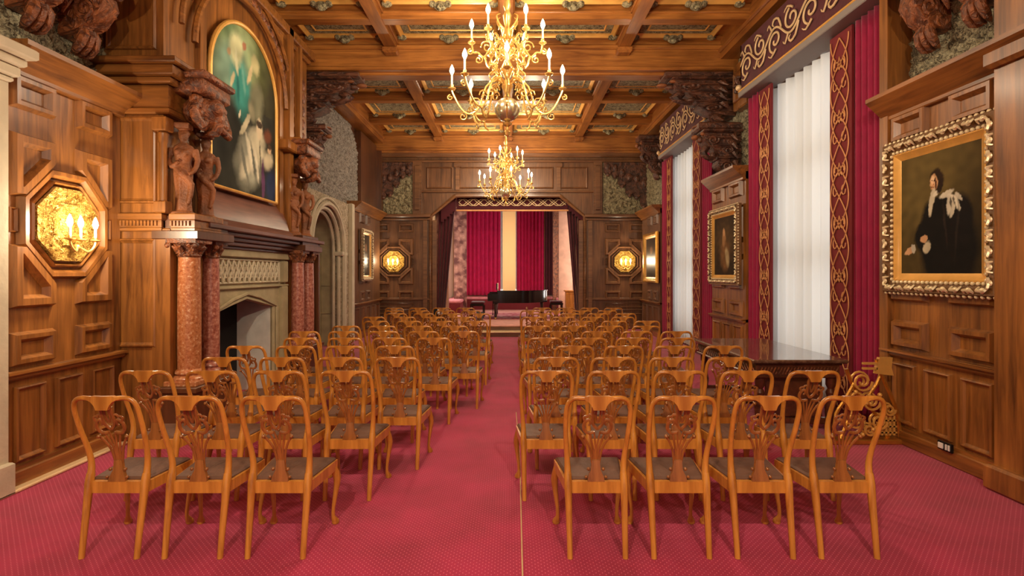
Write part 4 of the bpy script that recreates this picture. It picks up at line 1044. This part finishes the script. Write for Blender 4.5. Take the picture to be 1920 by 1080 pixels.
for i in range(51):
    if i % 7 in (2, 6): continue
    b.box(-.84, -.74, -.64+i*.0246+.017, -.64+i*.0246+.029, .685, .70)
b.build('black_keys', M['black'], kb)
for x, y in ((-.68, -.58), (-.68, .58), (.80, .35)):
    b = MB(); b.box(x-.07, x+.07, y-.07, y+.07, .46, .58, .02); b.lathe([(.035, .05), (.05, .12), (.04, .2), (.06, .42), (.07, .46)], (x, y, 0), 8); lg = b.build('leg', M['black'], pi)
    c = MB(); c.lathe([(0, -.02), (.03, -.02), (.03, .02), (0, .02)], (x, y, .03), 12, 'x'); c.box(x-.03, x+.03, y-.02, y+.02, .03, .06); c.build('castor', M['brass'], lg)
b = MB(); b.box(-.80, -.76, -.10, .10, .08, .13); 
for yy in (-.07, .07): b.sweep([(-.78, yy, .56), (-.78, yy, .12)], .012)
lp = b.build('pedal_lyre', M['black'], pi); b = MB()
for yy in (-.06, 0, .06): b.box(-.92, -.80, yy-.012, yy+.012, .06, .075)
b.build('pedal', M['brass'], lp)
def stool(name, label, cat, loc, w_, d_, h_):
    r = thing(name, label, cat, loc); b = MB(); b.box(-w_/2, w_/2, -d_/2, d_/2, h_-.10, h_-.03, .01); b.build('frame', M['black'], r)
    b = MB(); b.box(-w_/2+.01, w_/2-.01, -d_/2+.01, d_/2-.01, h_-.03, h_+.03, .02); b.build('seat', M['velvet_dk' if cat == 'bench' else 'leather'], r)
    for sx in (-1, 1):
        for sy in (-1, 1):
            b = MB(); b.box(sx*(w_/2-.03)-.02, sx*(w_/2-.03)+.02, sy*(d_/2-.03)-.02, sy*(d_/2-.03)+.02, 0, h_-.1); b.build('leg', M['black'], r)
stool('piano_bench', 'black piano bench at the left, keyboard end of the grand piano', 'bench', (-1.05, 17.2, .275), .45, .8, .48)
stool('low_bench', 'dark low bench beside the right end of the grand piano', 'bench', (1.48, 17.3, .275), .42, .42, .5)
# thin stands at the head of the aisle
ms = thing('music_stand', 'thin black music stand left of the aisle before the stage', 'music stand', (-.70, 11.3, 0))
b = MB(); b.sweep([(0, 0, .12), (0, 0, .84)], .009, 8); b.build('pole', M['blackmetal'], ms)
b = MB(); b.T = Matrix.Translation((.06, 0, .76)) @ Matrix.Rotation(-.2, 4, 'X'); b.box(-.08, .06, -.01, .01, -.1, .12); b.box(-.08, .06, -.04, .01, -.11, -.09); b.build('desk', M['blackmetal'], ms)
for k in range(3):
    a = k*2*PI/3+.5; b = MB(); b.sweep([(0, 0, .16), (.1*math.cos(a), .1*math.sin(a), .1), (.2*math.cos(a), .2*math.sin(a), .012)], .008, 6, 1); b.build('leg', M['blackmetal'], ms)
ps = thing('rope_post', 'slim brown post right of the aisle before the stage', 'post', (.37, 12.0, 0))
b = MB(); b.lathe([(.015, .02), (.018, .1), (.014, .8), (.022, .84), (.03, .88), (.018, .93), (0, .95)], (0, 0, 0), 10); b.build('pole', M['splatwood'], ps)
b = MB(); b.lathe([(.12, 0), (.12, .02), (.08, .035), (.02, .05), (0, .05)], (0, 0, 0), 16); b.build('foot', M['splatwood'], ps)
# loudspeaker-sized black box left of the stage
bxn = thing('equipment_case', 'small black case with a white cloth at the left side of the stage', 'case', (-2.05, 15.3, .262))
b = MB(); b.box(-.16, .16, -.14, .14, 0, .42, .02); b.build('case_body', M['blackmetal'], bxn); b = MB(); b.box(-.02, .12, -.16, .0, .25, .44, .02); b.build('cloth', M['canework'], bxn)

# ------------------------------------------------------------------ chandeliers
def make_chandelier():
    root = thing('chandelier', 'large brass candle chandelier nearest the camera', 'chandelier', (-.04, 6.75, 3.46), 0, 'brass chandeliers')
    s = MB()
    s.lathe([(0, -.04), (.03, -.02), (.045, .02), (.02, .05), (.015, .09), (.05, .11), (.06, .13), (.02, .16), (.02, .2)], (0, 0, 0), 16)
    s.lathe([(.05, .46), (.03, .50), (.045, .54), (.075, .60), (.05, .66), (.03, .70), (.06, .76), (.09, .82), (.06, .88), (.035, .93), (.05, .98), (.085, 1.04), (.09, 1.08), (.04, 1.13), (.03, 1.18), (.06, 1.24), (.05, 1.30), (.03, 1.36), (.045, 1.42), (.055, 1.5), (.03, 1.56), (.05, 1.62), (.035, 1.7), (.025, 1.78), (.04, 1.82), (.02, 1.86), (.012, 1.9), (.012, 2.42), (.1, 2.44), (.12, 2.47), (.12, 2.49)], (0, 0, 0), 16)
    s.build('stem', M['brass'], root)
    b = MB(); b.ball((0, 0, .31), .16, 24, 16, (1, 1, .95)); b.build('ball', M['silver'], root)
    def arm(a, R, z, drop, zroot, k, order):
        ca, sa = math.cos(a), math.sin(a)
        def p(r, zz, side=0): return (r*ca-side*sa, r*sa+side*ca, zz)
        m = MB()
        m.sweep([p(.04, zroot), p(.12, zroot+.06), p(R*.38, zroot-.02), p(R*.50, zroot-drop), p(R*.66, zroot-drop-.10), p(R*.82, zroot-drop-.04), p(R*.94, z-.10), p(R*.985, z-.03), p(R, z)], [.013]*9, 6, 2)
        # C-scrolls
        def spiral(r0, z0, rad, turns, st, sgn):
            pts = []
            for i in range(int(turns*10)+1):
                t = i/10*2*PI/1.0; rr = rad*(1-i/(turns*10)*.75)
                pts.append(p(r0+rr*math.cos(st+sgn*t/1.0*1), z0+rr*math.sin(st+sgn*t/1.0*1)))
            m.sweep(pts, .009, 5, 0)
        spiral(R*.56, zroot-drop+.03, .085, 1.4, 0, 1); spiral(R*.30, zroot-.10, .07, 1.3, PI, -1)
        spiral(R*.80, zroot-drop-.13, .055, 1.3, PI/2, 1); spiral(R*1.03, z-.09, .04, 1.2, PI/2, -1)
        m.sweep([p(R*.62, zroot-drop-.10), p(R*.58, zroot-drop-.19), p(R*.5, zroot-drop-.24)], [.012, .014, .006], 5, 1)
        m.ball(p(R*.62, zroot-drop-.11), .018); m.ball(p(R*.18, zroot+.07), .022)
        m.sweep([p(.10, zroot+.06), p(.15, zroot+.16), p(.20, zroot+.12), p(.17, zroot+.2)], [.010, .012, .010, .004], 5, 1)
        o = m.build('arm', M['brass'], root, smooth=50)
        d_ = MB(); c = p(R, z); d_.lathe([(0, 0), (.02, 0), (.048, .02), (.052, .03), (.03, .03), (.02, .04), (.022, .07), (.018, .07)], c, 14); d_.build('drip_pan', M['brass'], o)
        c_ = MB(); c_.lathe([(.0125, .05), (.0125, .20), (0, .20)], c, 10); c_.build('candle', M['candle'], o)
        f_ = MB(); f_.lathe([(0, .20), (.014, .205), (.029, .24), (.027, .27), (.012, .31), (0, .33)], c, 10); f_.build('bulb', M['bulb'], o)
    for i in range(8): arm(i*PI/4, .70, .55, .27, .62, 0, 0)
    for i in range(6): arm(i*PI/3, .45, 1.13, .05, 1.12, 0, 1)
    for i in range(6):       # leaf sprays on the upper stem
        a = i*PI/3+PI/6; ca, sa = math.cos(a), math.sin(a); m = MB()
        m.sweep([(0, 0, .95), (.12*ca, .12*sa, 1.0), (.22*ca, .22*sa, .92), (.20*ca, .20*sa, .84), (.15*ca, .15*sa, .88)], .009, 5, 2)
        m.sweep([(0, 0, 1.3), (.10*ca, .10*sa, 1.36), (.15*ca, .15*sa, 1.46), (.10*ca, .10*sa, 1.5)], [.010, .012, .009, .004], 5, 2)
        m.sweep([(0, 0, .80), (.16*ca, .16*sa, .78), (.26*ca, .26*sa, .70), (.20*ca, .20*sa, .62), (.16*ca, .16*sa, .68)], .009, 5, 2)
        m.build('leaf_spray', M['brass'], root, smooth=50)
    return root
cha = make_chandelier()
def chandelier_lights(x, y, z0, p):
    for i in range(4):
        a = i*PI/2+PI/4
        point('chandelier_glow', (x+.98*math.cos(a), y+.98*math.sin(a), z0+.85), p, r=.09)
    point('chandelier_glow', (x+.55, y-.55, z0+1.72), p*.7, r=.10); point('chandelier_glow', (x-.55, y+.55, z0+1.72), p*.7, r=.10)
c2 = copy_tree(cha); c2.location = (-.12, 14.1, 3.52); c2.rotation_euler.z = .2; c2['label'] = 'brass candle chandelier farther away, hanging before the stage'
c3 = copy_tree(cha); c3.location = (-.04, -.7, 3.46); c3['label'] = 'unseen brass candle chandelier added behind the camera to light the front rows'  # unseen copy, added as the fixture for the lamps behind the camera
chandelier_lights(-.04, 6.75, 3.46, 42); chandelier_lights(-.12, 14.1, 3.52, 34); point('chandelier_glow', (-1.0, -.9, 4.3), 270, r=.05); point('chandelier_glow', (.95, -.9, 4.3), 270, r=.05)  # last two: strong lamps added behind the camera to light the front rows

# ------------------------------------------------------------------ wall sconces
def make_sconce(label, loc, rz):
    # local: plate in xz plane, facing -y
    root = thing('wall_sconce', label, 'wall light', loc, rz, 'octagonal brass sconces')
    r = .315/math.cos(PI/8); O = lambda k, y: [(k*r*math.cos(PI/8+i*PI/4), y, k*r*math.sin(PI/8+i*PI/4)) for i in range(8)]
    m = MB(); vs = O(1, 0)+O(1, -.03)+O(.93, -.035)+O(.90, -.015)+O(.62, -.02)+O(.56, -.05)+O(.5, -.05)+O(.46, -.03)
    fs = []
    for k in range(7):
        for i in range(8): fs.append((k*8+i, k*8+(i+1) % 8, (k+1)*8+(i+1) % 8, (k+1)*8+i))
    fs.append(tuple(range(56, 64))); m.add(vs, fs)
    for k in range(24):
        a = k*2*PI/24; m.ball((.235*math.cos(a), -.02, .235*math.sin(a)), .022, 6, 5, (1, .5, 1))
    m.ball((0, -.03, 0), .11, 12, 8, (1, .25, 1)); m.build('back_plate', M['brass_emb'], root)
    m = MB(); m.sweep([(0, -.03, -.16), (0, -.10, -.20), (0, -.13, -.16)], .012, 6, 1); m.ball((0, -.1, -.19), .03)
    for s in (-1, 1): m.sweep([(0, -.10, -.17), (s*.06, -.14, -.23), (s*.12, -.15, -.19), (s*.14, -.15, -.14)], .010, 6, 2)
    ar = m.build('arm', M['brass'], root)
    for x in (-.14, 0, .14):
        y = -.15 if x else -.13
        m = MB(); m.lathe([(0, -.145), (.04, -.13), (.042, -.12), (.012, -.12), (.012, -.10)], (x, y, 0), 12); m.build('drip_pan', M['brass'], root)
        m = MB(); m.lathe([(.011, -.11), (.011, -.03), (0, -.03)], (x, y, 0), 10); m.build('candle', M['candle'], root)
        m = MB(); m.lathe([(0, -.03), (.014, -.02), (.024, .01), (.02, .04), (.008, .075), (0, .085)], (x, y, 0), 10); m.build('bulb', M['bulb'], root)
    return root
s1 = make_sconce('octagonal brass sconce on the left panelled wall nearest the camera', (-3.90, 4.68, 2.12), PI/2)
for lab, x in (('octagonal brass sconce on the end wall left of the stage', bX(739)), ('octagonal brass sconce on the end wall right of the stage', bX(1171))):
    c = copy_tree(s1); c.location = (x, YB-.04, 2.05); c.rotation_euler.z = 0; c['label'] = lab
    point('sconce_glow', (x, YB-.32, 2.06), 15, r=.08)
point('sconce_glow', (-3.60, 4.62, 2.13), 30, r=.08)

# ------------------------------------------------------------------ table, gilt stand, socket
tb = thing('long_table', 'dark carved table with polished top before the near window', 'table', (3.06, 6.55, 0))
tw, tl = .46, .90
b = MB(); b.box(-tw-.04, tw+.04, -tl-.04, tl+.04, .745, .785, .012); b.build('tabletop', M['tabletop'], tb)
b = MB(); b.box(-tw+.02, tw-.02, -tl+.02, tl-.02, .60, .745); b.box(-tw, tw, -tl, tl, .72, .745, .01); b.box(-tw, tw, -tl, tl, .585, .61, .01)
ap = b.build('apron', M['tablewood'], tb)
b = MB(); 
for i in range(24):
    x = -tw+.04+i*(2*tw-.08)/24; b.sweep([(x, -tl+.015, .625), (x+.035, -tl+.008, .70)], .007, 5)
    y = -tl+.04+i*(2*tl-.08)/24; b.sweep([(-tw+.015, y, .625), (-tw+.008, y+.07, .70)], .008, 5)
b.build('apron_carving', M['carvewood'], ap)
for sx in (-1, 1):
    for sy in (-1, 1):
        b = MB(); b.lathe([(.05, 0), (.055, .06), (.03, .09), (.05, .14), (.06, .25), (.035, .36), (.05, .42), (.03, .46), (.05, .50), (.05, .6)], (sx*(tw-.08), sy*(tl-.08), 0), 12); b.build('leg', M['tablewood'], tb)
b = MB(); b.box(-tw+.06, tw-.06, -.03, .03, .10, .15, .01)
for sy in (-1, 1): b.box(-tw+.05, tw-.05, sy*(tl-.08)-.03, sy*(tl-.08)+.03, .08, .15, .01)
b.box(-.03, .03, -tl+.08, tl-.08, .1, .15, .01); b.box(-.3, .3, -tl+.1, -tl+.14, .15, .58, .01); b.build('stretcher', M['tablewood'], tb)
gs = thing('gilt_stand', 'gilt openwork carved stand at the near right corner of the dark table', 'stand', (3.55, 5.35, 0), 0)
b = MB()
for sg in (-1, 1):
    b.sweep([(-.26*sg, -.02*sg, .02), (-.16*sg, 0, .22), (0, .0, .42), (.13*sg, 0, .60), (.18*sg, 0, .74)], [.022, .018, .016, .018, .02], 6, 2)
b.sweep([(.10, -.03, .84), (.18, -.03, .62), (.30, -.03, .34), (.34, -.03, .05)], .02, 6, 1); b.sweep([(-.12, -.03, .60), (-.22, -.03, .42), (-.30, -.03, .3), (-.33, -.03, .05)], .018, 6, 1)
b.build('crossed_frame', M['gold'], gs)
b = MB()
for cx, cz, r in ((-.05, .62, .10), (-.10, .46, .08), (.04, .42, .09), (.12, .22, .08), (-.12, .24, .09), (.02, .14, .06), (.22, .34, .06)):
    for sg in (-1, 1): b.sweep([(cx+math.cos(t)*r*(1-t/13), -.02+.03*sg, cz+math.sin(t)*r*(1-t/13)*sg) for t in [j*.5 for j in range(20)]], .012, 5, up=(0, 1, 0))
for k in range(10): b.ball((-.15+.034*k, -.05, .30+.22*math.sin(k*1.7)), .022)
for i in range(4): b.box(.15+i*.04, .17+i*.04, -.03, .0, .08, .30); b.box(.13, .31, -.03, 0, .10+i*.06, .115+i*.06)
b.build('scrollwork', M['gold_flat'], gs)
b = MB(); b.prism([(.08, .70), (.26, .68), (.24, .76), (.25, .86), (.12, .86), (.10, .80)], -.05, -.01, 'y'); b.box(-.04, .10, -.05, -.02, .74, .76); b.box(-.04, .10, -.05, -.02, .79, .81); b.build('square_leaf', M['gold_flat'], gs)
b = MB(); b.box(-.36, .38, -.08, .06, 0, .05, .01); b.build('foot_rail', M['gold'], gs)
so = thing('floor_socket', 'small white wall socket low on the right panelling', 'socket', (3.86, 4.72, .16), 0)
b = MB(); b.box(-.02, .0, -.075, .075, -.035, .045, .005); b.build('socket_box', M['blackmetal'], so)
b = MB(); b.box(-.03, -.02, .01, .06, -.02, .03, .003); b.box(-.028, -.02, -.03, -.015, -.02, .03, .002); b.box(-.028, -.02, -.06, -.045, -.02, .03, .002); b.build('socket_plate', M['canework'], so)

# ------------------------------------------------------------------ chairs
STILE = [(.165, -.215, 0), (.166, -.198, .12), (.168, -.172, .28), (.170, -.150, .42), (.170, -.136, .48), (.172, -.130, .54), (.179, -.146, .63), (.188, -.185, .74), (.191, -.228, .86), (.184, -.247, .920), (.163, -.258, .955), (.125, -.262, .967), (.07, -.264, .964), (0, -.265, .960)]
def yat(z):
    P = [p for p in STILE[3:11]]
    for a, b in zip(P, P[1:]):
        if a[2] <= z <= b[2]: return mix(a[1], b[1], (z-a[2])/(b[2]-a[2]))
    return P[-1][1] if z > P[-1][2] else P[0][1]
def make_chair():
    root = thing('side_chair', '', 'chair')
    sq = dict(seg=8, up=(0, 1, 0), ang=PI/8)
    for sx in (-1, 1):
        m = MB(); m.sweep([(sx*x, y, z) for x, y, z in STILE[:5]], [.017, .018, .021, .025, .023], smooth=1, flat=(1.1, 1), **sq); m.build('leg', M['honey'], root, smooth=50)
    m = MB(); up_ = STILE[3:]; path = [(x, y, z) for x, y, z in up_]+[(-x, y, z) for x, y, z in up_[::-1][1:]]
    rr = [.0225, .0215, .019, .0165, .0155, .0145, .0140, .0140, .0145, .015, .015]; rr = rr+rr[::-1][1:]
    m.sweep(path, rr, smooth=1, flat=(.9, 1), **sq)
    # yoke of the crest
    yk = [(-.12, .962), (-.088, .958), (-.062, .944), (-.044, .922), (-.034, .897), (.034, .897), (.044, .922), (.062, .944), (.088, .958), (.12, .962), (.06, .980), (0, .978), (-.06, .980)]
    m.prism(yk, -.278, -.252, 'y')
    m.build('back_frame', M['honey'], root, smooth=50)
    s = MB()
    def st(pts, r, fl=(.75, 1), sm=2): s.sweep([(x, yat(z)-.002, z) for x, z in pts], r, 6, sm, flat=fl, up=(0, 1, 0))
    base = [(-.052, .435), (.052, .435), (.048, .462), (.030, .50), (.024, .56), (-.024, .56), (-.030, .50), (-.048, .462)]
    for (x0, z0), (x1, z1) in ((base[0], base[1]),): pass
    n = len(base); front = [(x, yat(z)-.012, z) for x, z in base]; back = [(x, yat(z)+.010, z) for x, z in base]
    s.add(front+back, [tuple(range(n)), tuple(range(n, 2*n))[::-1]]+[(i, (i+1) % n, n+(i+1) % n, n+i) for i in range(n)])
    for g in (-1, 1):
        st([(g*.022, .54), (g*.034, .62), (g*.058, .68), (g*.082, .715), (g*.076, .73)], [.008, .0075, .0075, .0085, .005])
        st([(g*.012, .54), (g*.016, .62), (g*.032, .69), (g*.045, .735)], [.0075, .007, .007, .006])
        st([(g*.003, .54), (g*.003, .60), (g*.006, .66), (g*.018, .75)], [.006, .006, .006, .005])
        st([(g*.020, .745), (g*.060, .742), (g*.082, .775), (g*.074, .815), (g*.050, .828), (g*.044, .80), (g*.056, .79)], [.010, .011, .011, .011, .009, .007, .005])
        st([(g*.074, .815), (g*.086, .842), (g*.066, .853)], [.009, .008, .005])
        st([(g*.030, .91), (g*.032, .86), (g*.028, .80), (g*.0, .765)], [.012, .010, .010, .010])
        st([(g*.012, .91), (g*.013, .85), (g*.0, .81)], [.008, .007, .007])
        st([(g*.030, .855), (g*.052, .862), (g*.064, .842)], [.008, .007, .006])
        s.ball((g*.084, yat(.72)-.008, .718), .012, 8, 6); s.ball((g*.045, yat(.5)-.01, .507), .011, 8, 6); s.ball((g*.060, yat(.46)-.01, .462), .010, 8, 6)
    s.build('splat', M['splatwood'], root, smooth=60)
    # seat rails
    r = MB(); fx, fy, bx, by = .220, .235, .166, -.145
    r.prism([(-bx, by-.012), (bx, by-.012), (bx, by+.02), (-bx, by+.02)], .365, .435, 'z')
    r.prism([(-fx, fy-.02), (fx, fy-.02), (fx, fy+.012), (-fx, fy+.012)], .365, .430, 'z')
    for g in (-1, 1): r.prism([(g*bx, by), (g*(bx+.02), by), (g*(fx+.004), fy), (g*(fx-.022), fy)], .368, .432, 'z')
    r.build('seat_rail', M['honey'], root)
    t = MB(); lv = [(.0, .425), (.0, .440), (.012, .452), (.05, .460)]
    vs = []; fs = []
    for d, z in lv: vs += [(-bx-.002+d, by+.02+d, z), (bx+.002-d, by+.02+d, z), (fx-.006-d, fy-.0-d, z), (-fx+.006+d, fy-.0-d, z)]
    for k in range(3):
        for i in range(4): fs.append((k*4+i, k*4+(i+1) % 4, k*4+4+(i+1) % 4, k*4+4+i))
    fs += [(0, 3, 2, 1), (12, 13, 14, 15)]; t.add(vs, fs); t.build('seat', M['leather'], root)
    for g in (-1, 1):
        l = MB(); l.sweep([(g*.200, .215, .40), (g*.208, .224, .36), (g*.220, .238, .30), (g*.214, .232, .22), (g*.202, .220, .12), (g*.200, .218, .06), (g*.206, .228, .03), (g*.210, .234, .012)], [.024, .026, .025, .018, .0125, .0125, .021, .021], 8, 1)
        l.lathe([(0, 0), (.022, 0), (.027, .012), (.02, .028)], (g*.210, .236, 0), 10); l.build('leg', M['honey'], root, smooth=60)
    return root
rows = [  # distance of the back from the camera, left seats, right seats (each from the aisle outwards)
 (3.13, [-1.40, -1.91, -2.39], [.52, 1.03, 1.51, 2.02]),
 (3.94, [-1.23, -1.72, -2.19, -2.70], [.28, .77, 1.24, 1.74, 2.20]),
 (4.57, [-1.00, -1.47, -1.95, -2.43], [.415, .90, 1.39, 1.86]),
 (5.29, [-1.18, -1.64, -2.12, -2.60], [.66, 1.14, 1.61, 2.09]),
 (5.95, [-.89, -1.39, -1.83, -2.31], [.43, .90, 1.37, 1.83]),
 (6.62, [-.63, -1.10, -1.57, -2.05, -2.52], [.65, 1.10, 1.55, 2.00]),
 (7.30, [-.82, -1.28, -1.76, -2.20], [.44, .92, 1.33, 1.79]),
 (8.05, [-.60, -1.05, -1.52, -1.97], [.65, 1.12, 1.55, 2.00]),
 (8.80, [-.80, -1.28, -1.75, -2.22], [.42, .90, 1.36, 1.82]),
 (9.55, [-.60, -1.06, -1.52, -2.00], [.62, 1.10, 1.56, 2.02]),
 (10.3, [-.80, -1.27, -1.74, -2.21], [.42, .90, 1.36, 1.84]),
 (11.1, [-.95, -1.42, -1.90, -2.40], [.70, 1.18, 1.65, 2.10])]
ordn = ['first', 'second', 'third', 'fourth', 'fifth', 'sixth', 'seventh', 'eighth', 'ninth', 'tenth', 'eleventh', 'twelfth']
chair0 = make_chair(); used = False
rg = random.Random(3)
for ri, (d_, Ls, Rs) in enumerate(rows):
    for side, X_ in (('left', Ls), ('right', Rs)):
        sp_ = max(.495, (abs(X_[-1])-abs(X_[0]))/(len(X_)-1)); sh_ = (abs(X_[0])+abs(X_[-1]))/2-sp_*(len(X_)-1)/2; sh_ = max(sh_, .27)
        X_ = [(-1 if side == 'left' else 1)*(sh_+sp_*i) for i in range(len(X_))]
        for ci, x in enumerate(X_):
            c = chair0 if not used else copy_tree(chair0); used = True
            c.location = (x, d_+.262, 0.0); c.rotation_euler.z = rg.uniform(-.007, .007)
            c['label'] = 'carved wooden chair, %s row from camera, %s seat %s of the aisle' % (ordn[ri], ['nearest', 'second', 'third', 'fourth', 'fifth'][ci], side)
            c['group'] = 'wooden chairs %s of the aisle' % side
